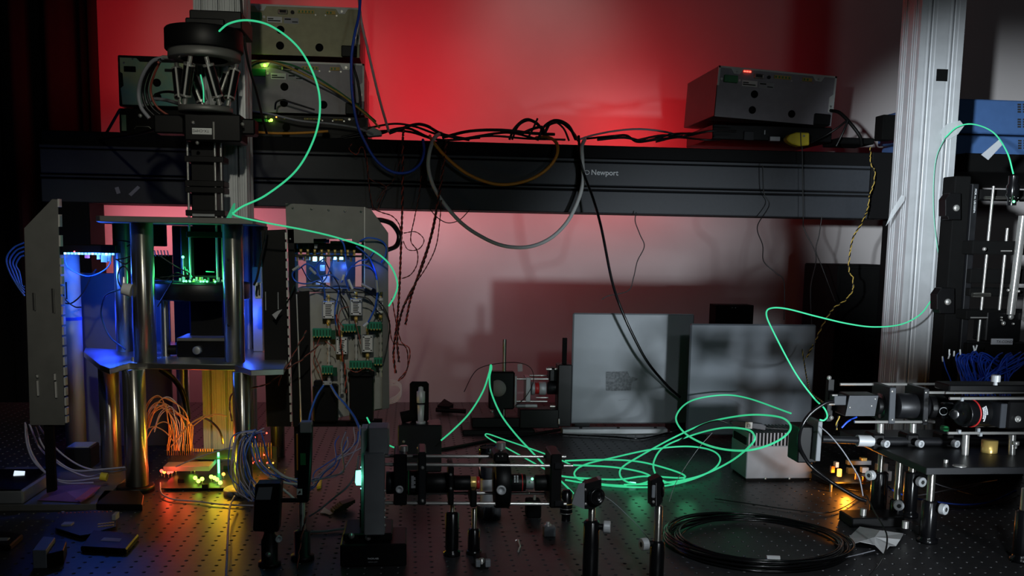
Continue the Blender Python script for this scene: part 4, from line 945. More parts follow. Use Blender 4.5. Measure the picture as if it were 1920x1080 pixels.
# ================================================================== pillar tower on the left
ZM = P(350, 684, 1.90).z
TW = thing('pillar_tower', 'steel tower of thick round pillars between dark metal plates', 'tower', (P(330, 900, 2.0).x, 2.0, 0))
ztp = P(330, 418, 1.88).z; ztq = P(330, 407, 1.88).z
tpoly = [(180, 1.90), (187, 1.88), (474, 1.88), (480, 1.90), (500, 2.22), (470, 2.28), (215, 2.28), (190, 2.2)]
MB().prism([(P(x, 413, y).x, y, ztp) for x, y in tpoly], (0, 0, ztq-ztp)).build('top_plate', 'sheet_metal', TW, bev=.001)
mp = [(187, 684), (206, 691), (241, 681), (440, 684), (470, 694), (532, 692), (540, 672), (500, 664), (480, 652), (470, 640), (230, 640), (218, 655), (160, 652), (157, 660)]
mpts = [G(x, y, ZM) for x, y in mp]
MB().prism(mpts, (0, 0, -.011)).build('middle_plate', 'steel_brushed', TW, bev=.0008)
def pillar(x, y, Y, r, z0, z1, m='steel_brushed'):
    c = P(x, y, Y); o = MB().lathe((c.x, Y, 0), (0, 0, 1), [(z0, .0001), (z0, r), (z1, r), (z1, .0001)], 40).build('round_pillar', m, TW)
    return o
pz = pillar(269, 545, 1.945, .0212, ZM, ztp)
pillar(233, 545, 2.13, .0195, ZM, ztp)
p3 = pillar(438, 545, 1.955, .0195, ZM, ztp)
pillar(486, 545, 2.20, .019, ZM, ztp)
for (x, y) in ((428, 487), (429, 610)): MB().lathe(P(x, y, 1.9362), (-.4, -1, 0), [(0, .0001), (0, .0028), (.0012, .0028), (.0012, .0001)], 10).build('tapped_hole', 'ink', p3)
pillar(207, 800, 2.03, .0200, .0, ZM-.011)
pillar(254, 800, 1.915, .0212, .012, ZM-.011)
pillar(455, 800, 1.885, .0175, .010, ZM-.011)
pillar(343, 720, 2.27, .014, 0, ZM-.011)
pillar(520, 760, 2.22, .016, 0, ZM-.011)
for (x, y, Y) in ((254, 917, 1.915), (455, 934, 1.885)):
    c = P(x, y, Y); MB().lathe((c.x, Y, 0), (0, 0, 1), [(0, .0001), (0, .036), (.010, .036), (.012, .033), (.012, .0001)], 30).build('foot', 'aluminium_dull' if x > 300 else 'black', TW)
for (x, y) in ((250, 671), (322, 657), (452, 672)):
    c = G(x, y+6, ZM); MB().cyl((c.x, c.y, ZM), (c.x, c.y, ZM+.008), .004, seg=10).build('cap_screw', 'steel', TW)
for x in (206, 241): 
    c = G(x, 690 if x < 220 else 681, ZM); MB().box((c.x-.0015, c.y-.0015, ZM-.0115), (c.x+.0015, c.y+.0005, ZM-.0005)).build('edge_screw', 'steel', TW)
# dark octagonal foot block in front of the pillar
t = thing('foot_block', 'low black block at the foot of the near left pillar', 'block', G(225, 957))
MB().prism([G(x, y) for x, y in ((184, 946), (181, 957), (267, 958), (270, 940), (262, 931), (196, 931))], (0, 0, .012)).build('block', 'black', t, bev=.001)

# ------------------------------------------------------------------ things inside the tower
IY = 2.08
t = thing('ring_stage', 'dark drum shaped ring stage in the middle of the tower', 'stage', (P(378, 560, IY).x, IY, ZM))
dc = P(378, 545, IY); z1 = P(378, 529, IY).z; z0 = P(378, 560, IY).z; rr = 84*IY/FPX
MB().lathe((dc.x, IY, 0), (0, 0, 1), [(z0, rr*.5), (z0, rr), (z0+.003, rr+.002), (z1-.003, rr+.002), (z1, rr), (z1, rr*.5), (z0, rr*.5)], 48).build('drum', 'anodised', t)
for a in (-150, -30, 90):
    x = dc.x+rr*.8*math.cos(math.radians(a)); y = IY+rr*.8*math.sin(math.radians(a)); MB().cyl((x, y, ZM), (x, y, z0), .009, seg=14).build('leg', 'steel_brushed', t)
MB().box((P(355, 600, 2.07).x, 2.07, P(378, 633, 2.07).z), (P(420, 600, 2.07).x, 2.12, z0)).build('pedestal', 'black', t, bev=.003)
gb = thing('green_led_board', 'circuit board crowded with glowing green lights inside the tower', 'circuit board', (dc.x, IY, z1))
zb0 = z1+.0005
MB().lathe((dc.x, IY, zb0), (0, 0, 1), [(0, .0001), (0, rr*.75), (.0018, rr*.75), (.0018, .0001)], 32).build('board', 'pcb_green', gb)
rn = random.Random(11)
for k in range(26):
    x = rn.uniform(338, 420); c = P(x, 523, IY-rr*.55+rn.uniform(0, .05)); h = rn.choice((.003, .004, .006, .009))
    MB().cbox((c.x, c.y, zb0+.0018+h/2), (.004, .003, h)).build('component', rn.choice(('white_label', 'pcb_green', 'aluminium_dull', 'gold')), gb)
for (x, y) in ((344, 519), (349, 521), (356, 520), (376, 520), (381, 517), (388, 517), (403, 519)):
    c = P(x, y, IY-rr*.65); MB().ball((c.x, c.y, zb0+.0035), .0021, 8, 5).build('green_light', 'led_green', gb)
for (x0, y0, x1, y1) in ((350, 505, 360, 520), (346, 500, 352, 515), (386, 509, 402, 510)):
    MB().tube([P(x0, y0, IY-rr*.6), P(x1, y1, IY-rr*.6)], .0012, 5).build('light_pipe', 'fibre_dim', gb)
MB().ball(P(343, 482, IY-rr*.6), .0028).build('green_light', 'led_green', gb); MB().cyl(P(343, 482, IY-rr*.6), Vector((P(343, 482, IY-rr*.6).x, IY-rr*.6, zb0)), .0012, seg=6).build('pin', 'steel', gb)
lit(gb, P(372, 512, IY-rr*.75), (.08, 1.0, .3), .10, .012); lit(gb, P(330, 495, IY-rr*.4), (.08, 1.0, .3), .06, .012)
# black column body between the positioner and the drum
bc = thing('probe_cage', 'slim black cage column hanging from the strut positioner into the tower', 'probe', (P(386, 520, IY).x, IY, z1))
ztopc = P(386, 266, IY).z; xc = P(386, 400, IY).x
MB().box((xc-.026, IY-.01, z1+.012), (xc+.026, IY+.03, ztopc)).build('body', 'black', bc, bev=.002)
for dx in (-.030, .024, .036): MB().cyl((xc+dx, IY-.018, z1+.006), (xc+dx, IY-.018, ztopc), .0026, seg=10).build('cage_rod', 'steel', bc)
for y in (300, 345, 357, 400, 440): 
    zc = P(386, y, IY).z; MB().box((xc-.036, IY-.022, zc-.006), (xc+.042, IY+.035, zc+.006)).build('cage_plate', 'black', bc, bev=.001)
zc = P(386, 404, IY).z; MB().box((xc-.022, IY-.024, zc-.0025), (xc+.022, IY-.02, zc+.0025)).build('pale_strip', 'aluminium_dull', bc)
MB().box((P(340, 470, IY).x, IY-.01, zb0+.006), (P(424, 470, IY).x, IY+.05, P(386, 425, IY).z)).build('head_block', 'black', bc, bev=.003)
# black stage below
t = thing('black_stage', 'black stage block with a round silver knob inside the tower', 'stage', (P(378, 680, 2.03).x, 2.03, ZM))
y_ = 2.02
MB().pbox(331, 634, 426, 640, y_-.002, .10).build('top_plate', 'sheet_metal', t, bev=.001)
MB().box((P(331, 660, y_).x, y_, ZM), (P(426, 660, y_).x, y_+.09, P(378, 640, y_).z)).build('block', 'black_gloss', t, bev=.002)
MB().lathe(P(372, 656, y_), (-.1, -1, 0), [(0, .0001), (0, .0085), (.012, .0085), (.013, .0075), (.013, .0001)], 20).build('knob', 'aluminium_dull', t)
MB().cyl(P(316, 656, y_+.02), P(332, 656, y_+.02), .010, seg=16).build('side_knob', 'black', t)
# blue lit corner: tube, back plate, board with blue lights
yb_ = 2.18
t = thing('white_tube', 'thick pale upright tube glowing blue behind the side panel', 'tube', (P(133, 690, yb_).x, yb_, 0))
c = P(133, 580, yb_); MB().lathe((c.x, yb_, 0), (0, 0, 1), [(0, .0001), (0, .021), (P(133, 478, yb_).z, .021), (P(133, 478, yb_).z, .0001)], 32).build('tube', 'white_tube', t)
zc = P(133, 600, yb_).z; MB().lathe((c.x, yb_, zc), (0, 0, 1), [(0, .0213), (.006, .0216), (.007, .0213)], 32).build('tape_band', 'blue_cable', t)
MB().box((c.x-.002, yb_-.0215, P(133, 560, yb_).z), (c.x+.001, yb_-.02, P(133, 528, yb_).z)).build('slit', 'ink', t)
t = thing('back_plate', 'upright grey plate glowing blue between the tube and the pillars', 'plate', (P(190, 680, 2.34).x, 2.34, 0))
MB().box((P(148, 590, 2.34).x, 2.34, 0), (P(318, 590, 2.34).x, 2.35, P(190, 512, 2.34).z)).build('plate', 'panel_dark', t, bev=.001)
t = thing('blue_led_board', 'black board with bright blue lights along its lower edge', 'circuit board', P(165, 475, 2.10))
zq = P(165, 474, 2.08).z
MB().box((P(116, 470, 2.08).x, 2.08, zq), (P(217, 470, 2.08).x, 2.22, zq+.016)).build('board', 'black', t, bev=.001)
rn = random.Random(4)
for k in range(15):
    x = 122+k*6.4; c = P(x, 476, 2.085); MB().cbox((c.x, 2.086, zq-.002), (.004, .004, .004)).build('blue_light', 'led_blue' if k % 4 else 'led_cyan', t)
c = P(140, 471, 2.08); MB().ball((c.x, 2.078, zq+.002), .0016, 6, 4).build('red_light', 'led_red', t)
for (x, m, w_, h_) in ((196, 'white_label', .012, .016), (205, 'white_label', .006, .014), (163, 'red_wire', .008, .008), (185, 'aluminium', .006, .01)):
    c = P(x, 484, 2.09); MB().cbox((c.x, 2.092, zq-.003-h_/2), (w_, .008, h_)).build('socket', m, t, bev=.0005)
lit(t, P(172, 492, 2.085), (.03, .12, 1.0), .8, .012); lit(t, P(136, 492, 2.09), (.06, .22, 1.0), .26, .01); lit(t, P(200, 600, 2.20), (.015, .05, 1.0), .30, .04)
MB().box((P(128, 480, 2.20).x, 2.205, 0), (P(140, 480, 2.2).x, 2.215, zq)).build('support', 'black', t)
# blue lamp behind the tower
t = thing('blue_lamp', 'small blue lamp strip standing behind the tower pillars', 'lamp', (P(466, 640, 2.16).x, 2.16, ZM))
MB().box((P(474, 600, 2.13).x, 2.13, ZM), (P(492, 600, 2.13).x, 2.15, P(470, 500, 2.13).z)).build('strip', 'white_tube', t, bev=.001)
lit(t, P(470, 590, 2.10), (.03, .10, 1.0), .16, .01)
lit(t, P(345, 600, 2.22), (.03, .10, 1.0), .16, .01)
t = thing('white_plug', 'pale blue lit plastic plug hanging at the near left pillar', 'plug', P(240, 545, 1.93))
MB().cyl(P(230, 541, 1.93), P(247, 545, 1.93), .011, .013, seg=14).build('shell', 'white_label', t)
MB().tube(spline(pix([(230, 541, 1.93), (218, 545, 1.93), (205, 550, 1.95), (195, 560, 2.0), (190, 590, 2.05), (205, 630, 2.05), (235, 655, 2.02)]), 6), .0018, 6).build('cord', 'blue_coax', t)
# white lamp board right of the tower
t = thing('white_socket', 'small white double socket beside the right tower pillar', 'socket', P(482, 560, 1.99))
MB().pbox(478, 530, 489, 560, 1.99, .03).build('shell', 'white_label', t, bev=.001); MB().pbox(480, 536, 483, 556, 1.989, .002).build('opening', 'ink', t); MB().pbox(484.5, 534, 487.5, 554, 1.989, .002).build('opening', 'ink', t)

# ------------------------------------------------------------------ strut positioner (hexapod)
HY = 2.06
HX_ = thing('strut_positioner', 'six strut steel positioner hanging from the column under a black disc', 'positioner', (P(384, 215, HY).x, HY, P(384, 215, HY).z))
hx = P(384, 130, HY).x
def hz(y): return P(384, y, HY).z
sH = HY/FPX
MB().lathe((hx, HY, 0), (0, 0, 1), [(hz(97), .0001), (hz(97), 66*sH), (hz(95), 67*sH), (hz(60), 67*sH), (hz(57), 65*sH), (hz(57), .0001)], 44).build('black_disc', 'black', HX_)
MB().lathe((hx, HY, 0), (0, 0, 1), [(hz(113), 40*sH), (hz(113), 61*sH), (hz(111), 62*sH), (hz(97), 62*sH), (hz(97), .001)], 44).build('upper_ring', 'sheet_metal', HX_)
MB().lathe((hx, HY, 0), (0, 0, 1), [(hz(212), .0001), (hz(212), 46*sH), (hz(210), 47*sH), (hz(202), 47*sH), (hz(202), .0001)], 40).build('lower_ring', 'sheet_metal', HX_)
for k in range(6):
    base = math.radians(60*(k//2*2) + 0 - 90 + 30)
    a1 = math.radians((k//2)*120 - 90 + (14 if k % 2 else -14)); a0 = math.radians((k//2)*120 - 90 + (46 if k % 2 else -46))
    p_t = Vector((hx+54*sH*math.cos(a1), HY+54*sH*math.sin(a1), hz(116))); p_b = Vector((hx+42*sH*math.cos(a0), HY+42*sH*math.sin(a0), hz(200)))
    d = (p_b-p_t); 
    s1 = MB().cyl(p_t+d*.16, p_t+d*.80, .0105, seg=18).build('strut', 'black_gloss', HX_)
    MB().cyl(p_t, p_t+d*.18, .0045, seg=12).build('upper_joint', 'steel', s1); MB().cyl(p_t+d*.78, p_b, .0045, seg=12).build('lower_joint', 'steel', s1)
    MB().lathe(p_t+d*.15, d, [(0, .0112), (.004, .0112)], 18).build('collar', 'steel', s1)
    MB().lathe(p_t+d*.79, d, [(0, .0112), (.004, .0112)], 18).build('collar', 'steel', s1)
    side = d.cross(Vector((0, -1, 0))).normalized(); MB().cyl(p_t+d*.14+Vector((0, -.0115, 0)), p_t+d*.84+Vector((0, -.0115, 0)), .0022, seg=8).build('guide_rod', 'bright_metal', s1)
MB().box((hx-26*sH, HY-.03, hz(58)), (hx+40*sH, HY+.115, hz(40))).build('neck_block', 'black', HX_, bev=.002)
MB().box((P(359, 30, HY).x, HY-.02, hz(56)), (P(456, 30, HY).x, HY+.115, hz(23))).build('mount_block', 'black', HX_, bev=.002)
for (x, y) in ((375, 53), (424, 58)): MB().lathe(P(x, y, HY-.032), (0, -1, 0), [(0, .004), (.003, .004), (.004, .0001)], 10).build('cap_screw', 'steel', HX_)
MB().cyl(P(304, 107, HY), P(325, 108, HY), .0038, seg=12).build('cable_fitting', 'steel', HX_)
# black body below with the label
bd = thing('positioner_carriage', 'black carriage block with a small white label under the strut positioner', 'carriage', (hx, HY, P(384, 265, HY).z))
MB().pbox(345, 213, 452, 265, HY-.03, .08).build('body', 'black', bd, bev=.003)
MB().pbox(430, 222, 478, 252, HY-.01, .05).build('side_block', 'black', bd, bev=.003)
MB().pbox(288, 214, 345, 250, HY, .05).build('side_block', 'black', bd, bev=.003)
lbp = MB().pbox(360, 240, 397, 252, HY-.0315, .002).build('label_plate', 'white_label', bd, bev=.0005)
flat_text('TX-CHM23', 'print', 'ink', lbp, P(392, 243.5, HY-.032), (-1, 0, 0), (0, 0, -1), .0052)
for (x, y) in ((455, 233), (362, 230), (370, 268), (263, 217)): MB().lathe(P(x, y, HY-.031), (0, -1, 0), [(0, .0036), (.002, .0036), (.003, .0001)], 10).build('cap_screw', 'steel', bd)
MB().box((P(405, 245, HY).x, HY-.0315, P(406, 264, HY).z), (P(408, 245, HY).x, HY-.029, P(406, 232, HY).z)).build('edge_line', 'steel', bd)
MB().pbox(400, 213, 440, 262, HY+.045, .085).build('rear_block', 'black', bd)

# ------------------------------------------------------------------ sheet metal side panels
LY = 1.84
t = thing('sheet_metal_screen', 'tall grey sheet metal panel with cut corner and slots, at the far left', 'panel', (P(90, 797, LY).x, LY, 0))
MB().prism([P(x, y, LY) for x, y in ((45, 428), (98, 373), (108, 374), (121, 797), (56, 797))], (0, .003, 0)).build('sheet', 'sheet_metal', t, bev=.0004)
for (y0, y1) in ((373, 388), (402, 425), (441, 462), (484, 496), (500, 514), (518, 533), (537, 552), (556, 571), (575, 590), (594, 609), (613, 628), (632, 647), (651, 666), (670, 685), (689, 704), (708, 723), (727, 742), (746, 761), (765, 778), (781, 793)):
    xa_ = 109+(y0-373)*.0345; MB().prism([P(x, y, LY-.001) for x, y in ((xa_-1.3, y0), (xa_+2.0, y0), (xa_+2.0+.5, y1), (xa_-1.0, y1))], (0, .012, 0)).build('edge_tab', 'bright_metal', t)
for (x, y0, y1) in ((63, 549, 582), (99, 541, 587), (69, 702, 708), (102, 700, 713), (70, 713, 742), (104, 715, 746)):
    MB().pbox(x-2.2, y0, x+1.6, y1, LY-.0006, .002).build('slot', 'ink', t); MB().pbox(x+1.2 if y0 < 600 else x-1.2, y0+1, x+2.8 if y0 < 600 else x+2.2, y1, LY-.0035, .003).build('slot_tab', 'sheet_metal' if y0 < 600 else 'bright_metal', t)
MB().box((P(75, 700, LY).x, LY+.006, 0), (P(92, 700, LY).x, LY+.016, P(85, 500, LY).z)).build('stand', 'black_matte', t)
MB().box((P(75, 700, LY).x-.02, LY+.0, 0), (P(92, 700, LY).x+.02, LY+.06, .008)).build('stand_foot', 'black_matte', t)

# ------------------------------------------------------------------ colourful boards at the tower base
LB = thing('indicator_board', 'low stack of circuit boards with red and lime indicator lights on the table', 'circuit board', G(360, 905))
def slab(x0, x1, y, z, dep, th, m, name, par=LB, bev=.0005):
    a = G(x0, y, z); b = G(x1, y, z); return MB().box((a.x, a.y, z), (b.x, a.y+dep, z+th)).build(name, m, par, bev=bev)
slab(300, 432, 918, .004, .20, .0025, 'pcb_dark', 'base_board')
slab(306, 392, 884, .026, .11, .010, 'aluminium_dull', 'metal_box')
slab(312, 372, 866, .036, .07, .002, 'pcb_dark', 'upper_board'); slab(362, 432, 862, .040, .09, .002, 'pcb_green', 'upper_board')
for k in range(13):
    c = P(314+k*4, 862, 2.06); MB().cyl((c.x, 2.06, .038), (c.x, 2.06, .062), .0009, seg=6).build('header_pin', 'copper', LB)
for k in range(9):
    c = P(364+k*4.5, 858-k*1.4, 2.08); MB().cbox((c.x, 2.075, .046), (.0024, .006, .006)).build('terminal', 'gold', LB)
for (x, y, m) in ((303, 883, 'led_red'), (308, 885, 'led_amber'), (316, 886, 'led_red'), (322, 884, 'led_red'), (330, 881, 'led_amber'), (358, 879, 'led_lime'), (365, 880, 'led_lime'), (366, 896, 'led_lime'), (372, 902, 'led_lime'), (379, 898, 'led_lime'), (396, 894, 'led_lime'), (402, 896, 'led_lime'), (407, 899, 'led_lime'), (413, 905, 'led_lime'), (419, 889, 'led_amber')):
    c = G(x, y, .016); MB().ball((c.x, c.y, .016), .0036 if m != 'led_lime' else .0042, 8, 5).build('indicator_light', m, LB); MB().cyl((c.x, c.y, .005), (c.x, c.y, .015), .001, seg=5).build('lead', 'steel', LB)
c = G(410, 875, .02); MB().cyl((c.x, c.y, .004), (c.x, c.y, .05), .0022, seg=8).build('light_pipe', 'led_green', LB)
for (x, y) in ((340, 905), (385, 915), (425, 880)): 
    c = G(x, y, .006); MB().cbox((c.x, c.y, .010), (.012, .008, .008)).build('chip', 'black', LB)
c = G(315, 886, .03); lit(LB, (c.x, c.y-.005, .034), (1.0, .07, .02), .08, .006); lit(LB, (c.x+.03, c.y+.02, .062), (1.0, .05, .03), .05, .006); lit(LB, (c.x+.02, c.y+.05, .085), (1.0, .22, .03), .06, .01)
c = G(400, 895, .03); lit(LB, (c.x, c.y-.005, .034), (1.0, .80, .04), .035, .006); lit(LB, (c.x+.005, c.y+.10, .08), (1.0, .50, .02), .30, .01); lit(LB, (c.x+.035, c.y+.11, .05), (.5, 1.0, .05), .08, .01)
# ------------------------------------------------------------------ things lying at the lower left
t = thing('small_breadboard', 'low dark breadboard slab at the lower left corner', 'breadboard', G(90, 958))
a = G(-60, 946, .012); b = G(180, 957, .0)
MB().box((a.x-.05, b.y, 0), (b.x, b.y+.30, .012)).build('slab', 'sheet_metal', t, bev=.001)
t = thing('silver_case', 'silver edged instrument case with a lit white screen on the slab', 'instrument', G(50, 945, .012))
zc = .012
c1 = G(44, 946, zc); c2 = G(104, 905, zc); ex = (c2-c1); n_ = Vector((-ex.y, ex.x, 0)).normalized()
pl4 = [c1, c2, c2+n_*.25, c1+n_*.25]
MB().prism([(p.x, p.y, zc) for p in pl4], (0, 0, .026)).build('case', 'aluminium_dull', t, bev=.003)
MB().prism([(p.x+(.004 if i in (0, 1) else 0)*-1, p.y, zc+.026) for i, p in enumerate(pl4)], (0, 0, .002)).build('lid', 'black_gloss', t)
MB().prism([G(x, y, zc+.0282) for x, y in ((25, 892), (46, 891), (47, 884), (27, 883))], (0, 0, .0006)).build('lit_screen', 'screen_white', t)
t = thing('plastic_bag', 'crumpled purple and pink antistatic bag lying flat', 'bag', G(140, 930, .012))
bp = [(70, 938), (98, 912), (150, 907), (190, 910), (176, 928), (152, 942), (120, 940)]
mb = MB(); vv = [G(x, y, .014) for x, y in bp]; cx_ = G(125, 922, .026); mb._add([cx_]+vv, [(0, i+1, (i+1) % len(vv)+1) for i in range(len(vv))], False); mb.build('bag', 'purple_bag', t)
mb = MB(); vv = [G(x, y, .024) for x, y in ((140, 938), (172, 915), (188, 914), (160, 936))]; mb.prism(vv, (0, 0, .001)); mb.build('stripe', 'pink_bag', t)
t = thing('grey_module', 'small dark grey box with a pale top edge behind the side panel wires', 'box', G(153, 880, .012))
bb0 = G(122, 880, .012); bb1 = G(170, 880, .012)
MB().box((bb0.x, bb0.y, .012), (bb1.x, bb0.y+.06, .012+.045)).build('case', 'anodised', t, bev=.002); MB().box((bb0.x+.004, bb0.y+.003, .057), (bb1.x-.004, bb0.y+.055, .0585)).build('top_plate', 'grey_label', t)
t = thing('bare_circuit_board', 'octagonal bare circuit board with gold pads lying on the table', 'circuit board', G(160, 985))
bo = [G(x, y, .006) for x, y in ((104, 992), (112, 963), (175, 958), (215, 961), (220, 970), (217, 989), (165, 1004), (150, 1006))]
MB().prism(bo, (0, 0, .002)).build('board', 'pcb_dark', t)
for k in range(12):
    c = G(186+(k % 6)*5, 988-(k//6)*5-(k % 6)*.6, .008); MB().cbox((c.x, c.y, .0085), (.004, .005, .001)).build('gold_pad', 'gold', t)
c = G(127, 984, .008); MB().cbox((c.x, c.y, .0095), (.016, .016, .003)).build('chip', 'grey_label', t); c = G(217, 972, .008); MB().cbox((c.x, c.y, .012), (.006, .022, .01)).build('side_clip', 'grey_label', t)
for k in range(14): c = G(110+k*7.5, 962.5-k*.25, .008); MB().cbox((c.x, c.y, .0085), (.002, .003, .001)).build('edge_pad', 'copper', t)
for (x, y) in ((112, 990), (210, 986), (118, 965), (208, 964)): c = G(x, y, .0); MB().cyl((c.x, c.y, 0), (c.x, c.y, .006), .003, seg=8).build('standoff', 'steel', t)
t = thing('flat_case', 'flat black plastic case with a pale sticker lying on the table', 'case', G(205, 1035))
MB().prism([G(x, y, 0) for x, y in ((151, 1036), (237, 1041), (261, 1012), (175, 1004))], (0, 0, .010)).build('case', 'black', t, bev=.002)
MB().prism([G(x, y, .0102) for x, y in ((188, 1014), (224, 1016), (228, 1010), (195, 1008))], (0, 0, .0004)).build('sticker', 'grey_label', t)
t = thing('grey_block', 'small pale grey block with a black cap near the corner', 'block', G(90, 1065))
MB().prism([G(x, y, 0) for x, y in ((62, 1066), (88, 1066), (105, 1040), (82, 1038))], (0, 0, .028)).build('block', 'panel_grey', t, bev=.001)
MB().prism([G(x, y, 0) for x, y in ((89, 1066), (120, 1058), (126, 1040), (108, 1038))], (0, 0, .022)).build('cap', 'black', t, bev=.001)
t = thing('dark_gadget', 'flat dark gadget with a small silver patch at the left picture edge', 'gadget', G(15, 1030))
MB().prism([G(x, y, 0) for x, y in ((-30, 1032), (20, 1034), (44, 1012), (0, 1006))], (0, 0, .01)).build('body', 'black', t, bev=.002); c = G(4, 1012, .01); MB().cbox((c.x, c.y, .011), (.02, .01, .002)).build('patch', 'grey_label', t)
# ------------------------------------------------------------------ power meter and slim post left of the front cage
pm = thing('display_meter', 'black handheld meter with a small blue grey display on a post', 'meter', G(505, 1066))
py_ = G(505, 1066).y
MB().prism([P(x, y, py_) for x, y in ((478, 908), (527, 907), (522, 998), (474, 997))], (0, .03, 0)).build('body', 'black', pm, bev=.002)
MB().prism([P(x, y, py_-.0006) for x, y in ((485, 914), (511, 913), (507, 937), (479, 937))], (0, .001, 0)).build('display', 'panel_grey', pm)
c = P(505, 1000, py_+.015); MB().lathe((c.x, py_+.015, 0), (0, 0, 1), [(0, .0001), (0, .017), (.006, .017), (.007, .0125), (c.z-.012, .0125), (c.z, .008), (c.z+.004, .008)], 24).build('post', 'black', pm)
MB().lathe(P(521, 1010, py_+.008), (.6, -1, 0), [(0, .0001), (0, .0055), (.004, .0055), (.004, .0035), (.001, .003), (.001, .0001)], 14).build('thumbscrew', 'aluminium', pm)
MB().lathe(P(503, 1040, py_-.0), (0, -1, .5), [(0, .004), (.003, .004), (.005, .0001)], 12).build('cap_screw', 'steel', pm)
MB().cyl(P(527, 938, py_+.02), P(560, 938, py_+.02), .0035, seg=10).build('side_arm', 'black', pm)
by_ = 1.47
bp_ = thing('slim_post', 'tall slim black post with green glow and a small white label', 'post', (P(565, 1010, by_).x, by_, 0))
MB().prism([P(x, y, by_) for x, y in ((559, 795), (585, 795), (583, 870), (578, 943), (556, 943), (559, 870))], (0, .022, 0)).build('bar', 'black', bp_, bev=.002)
MB().pbox(562, 792, 584, 812, by_-.002, .02).build('top_cap', 'aluminium_dull', bp_, bev=.001)
MB().pbox(563, 850, 573, 872, by_-.001, .002).build('green_lit_face', 'green_plastic', bp_)  # green light on the post put in as a green plate
MB().pbox(556, 814, 558.5, 882, by_+.002, .004).build('orange_edge', 'orange_cable', bp_)
lbq = MB().pbox(556.5, 917, 566.5, 928, by_-.0012, .002).build('label_plate', 'white_label', bp_); MB().prism([P(x, y, by_-.0014) for x, y in ((558, 927), (560, 922), (563, 919), (564, 924))], (0, .0003, 0)).build('print', 'ink', lbq)
cz_ = P(565, 943, by_).z; MB().cyl((P(565, 960, by_).x, by_+.01, .04), (P(565, 960, by_).x, by_+.01, cz_), .0048, seg=14).build('rod', 'steel', bp_)
MB().lathe((P(565, 960, by_).x, by_+.01, 0), (0, 0, 1), [(0, .0001), (0, .018), (.008, .018), (.009, .0125), (.045, .0125), (.048, .006)], 24).build('holder', 'black', bp_)

# dark inner wall of the tower
t = thing('black_backing_plate', 'matte black upright plate closing the rear of the tower', 'plate', (P(410, 680, 2.31).x, 2.31, ZM))
MB().box((P(326, 560, 2.31).x, 2.31, ZM), (P(500, 560, 2.31).x, 2.318, ztp)).build('plate', 'black_matte', t)
t = thing('black_relay', 'small black relay box hung beside the near left pillar', 'box', P(300, 462, 2.2)); MB().box((P(286, 450, 2.2).x, 2.2, P(296, 462, 2.2).z), (P(307, 450, 2.2).x, 2.23, ztp)).build('case', 'black_matte', t, bev=.001)
t = thing('cable_comb', 'dark cable comb with tangled pins left of the green lights', 'connector', P(300, 520, 2.16))
MB().box((P(284, 500, 2.16).x, 2.16, z1), (P(322, 500, 2.16).x, 2.17, P(303, 478, 2.16).z)).build('body', 'black_matte', t)
for k in range(6): c = P(286+k*6, 480, 2.158); MB().cyl(c, c+Vector((0, -.01, .012)), .0012, seg=6).build('pin', 'steel', t)
# ================================================================== radio electronics rack right of the tower
QY = 1.98
def Qp(x, y, d=0.0): return P(x, y, QY+d)
RK = thing('electronics_rack', 'grey sheet metal rack with cut corner, full of coax modules', 'rack', (P(635, 800, QY).x, QY, 0))
def sheet(name, pts, m='sheet_metal', d=0.0, th=.003, par=None, bev=.0004):
    return MB().prism([Qp(x, y, d) for x, y in pts], (0, th, 0)).build(name, m, par or RK, bev=bev)
tp_ = sheet('top_sheet', [(535, 381), (683, 388), (683, 455), (660, 455), (660, 448), (588, 448), (588, 456), (538, 456)])
sheet('corner_sheet', [(684, 388.5), (696, 393), (728, 437), (728, 548), (712, 548), (700, 540), (684, 540)], d=.002)
sheet('fold_edge', [(682.5, 388), (684.5, 388), (684.5, 541), (682.5, 541)], 'bright_metal', d=-.002)
for (x, y) in ((549, 390), (584, 392), (616, 394), (647, 396), (677, 397), (544, 448)):
    MB().lathe(Qp(x, y, -.0), (0, -1, 0), [(0, .0022), (.0012, .0022), (.0013, .0001)], 8).build('rivet', 'steel_brushed', tp_)
sheet('left_sheet', [(489, 432), (536, 430), (546, 800), (500, 800)], 'black', d=.004)
for (x, y0, y1) in ((498, 547, 582), (521.5, 548, 580)): MB().pbox(x-.8, y0, x+.8, y1, QY+.0025, .002).build('slot_tab', 'aluminium_dull', RK)
sheet('left_rail', [(539, 430), (551, 430), (562, 800), (549, 800)], 'black', d=.0)
ys = 436
while ys < 790:
    h = 17 if int(ys) % 2 else 13
    x = 535.5+(ys-430)*.0275
    MB().prism([Qp(a, b, -.002) for a, b in ((x-1.6, ys), (x+2.2, ys), (x+2.2+.4, ys+h), (x-1.2, ys+h))], (0, .006, 0)).build('edge_tab', 'bright_metal', RK)
    ys += h+5
bpz = sheet('back_plate', [(578, 550), (727, 541), (729, 765), (588, 792)], 'disc_grey', d=.035, th=.004)
sheet('inner_rail', [(554, 548), (580, 545), (584, 795), (562, 797)], 'black', d=.01)
sheet('rail_edge', [(555, 552), (557, 552), (566, 795), (563.5, 795)], 'bright_metal', d=.006)
sheet('right_strip', [(718, 546), (728, 544), (730, 765), (716, 768)], 'sheet_metal', d=.0)
sheet('ruler_strip', [(703, 708), (720, 706), (718, 766), (702, 768)], 'disc_grey', d=.012)
for (x, x2) in ((549, 562), (700, 716)):
    MB().box((Qp(x, 800).x, QY+.02, 0), (Qp(x2, 800).x, QY+.034, Qp(x, 790).z)).build('leg', 'black_matte', RK)
MB().box((Qp(549, 800).x, QY+.02, Qp(640, 800, .02).z), (Qp(716, 800).x, QY+.034, Qp(640, 790, .02).z)).build('lower_bar', 'black_matte', RK)
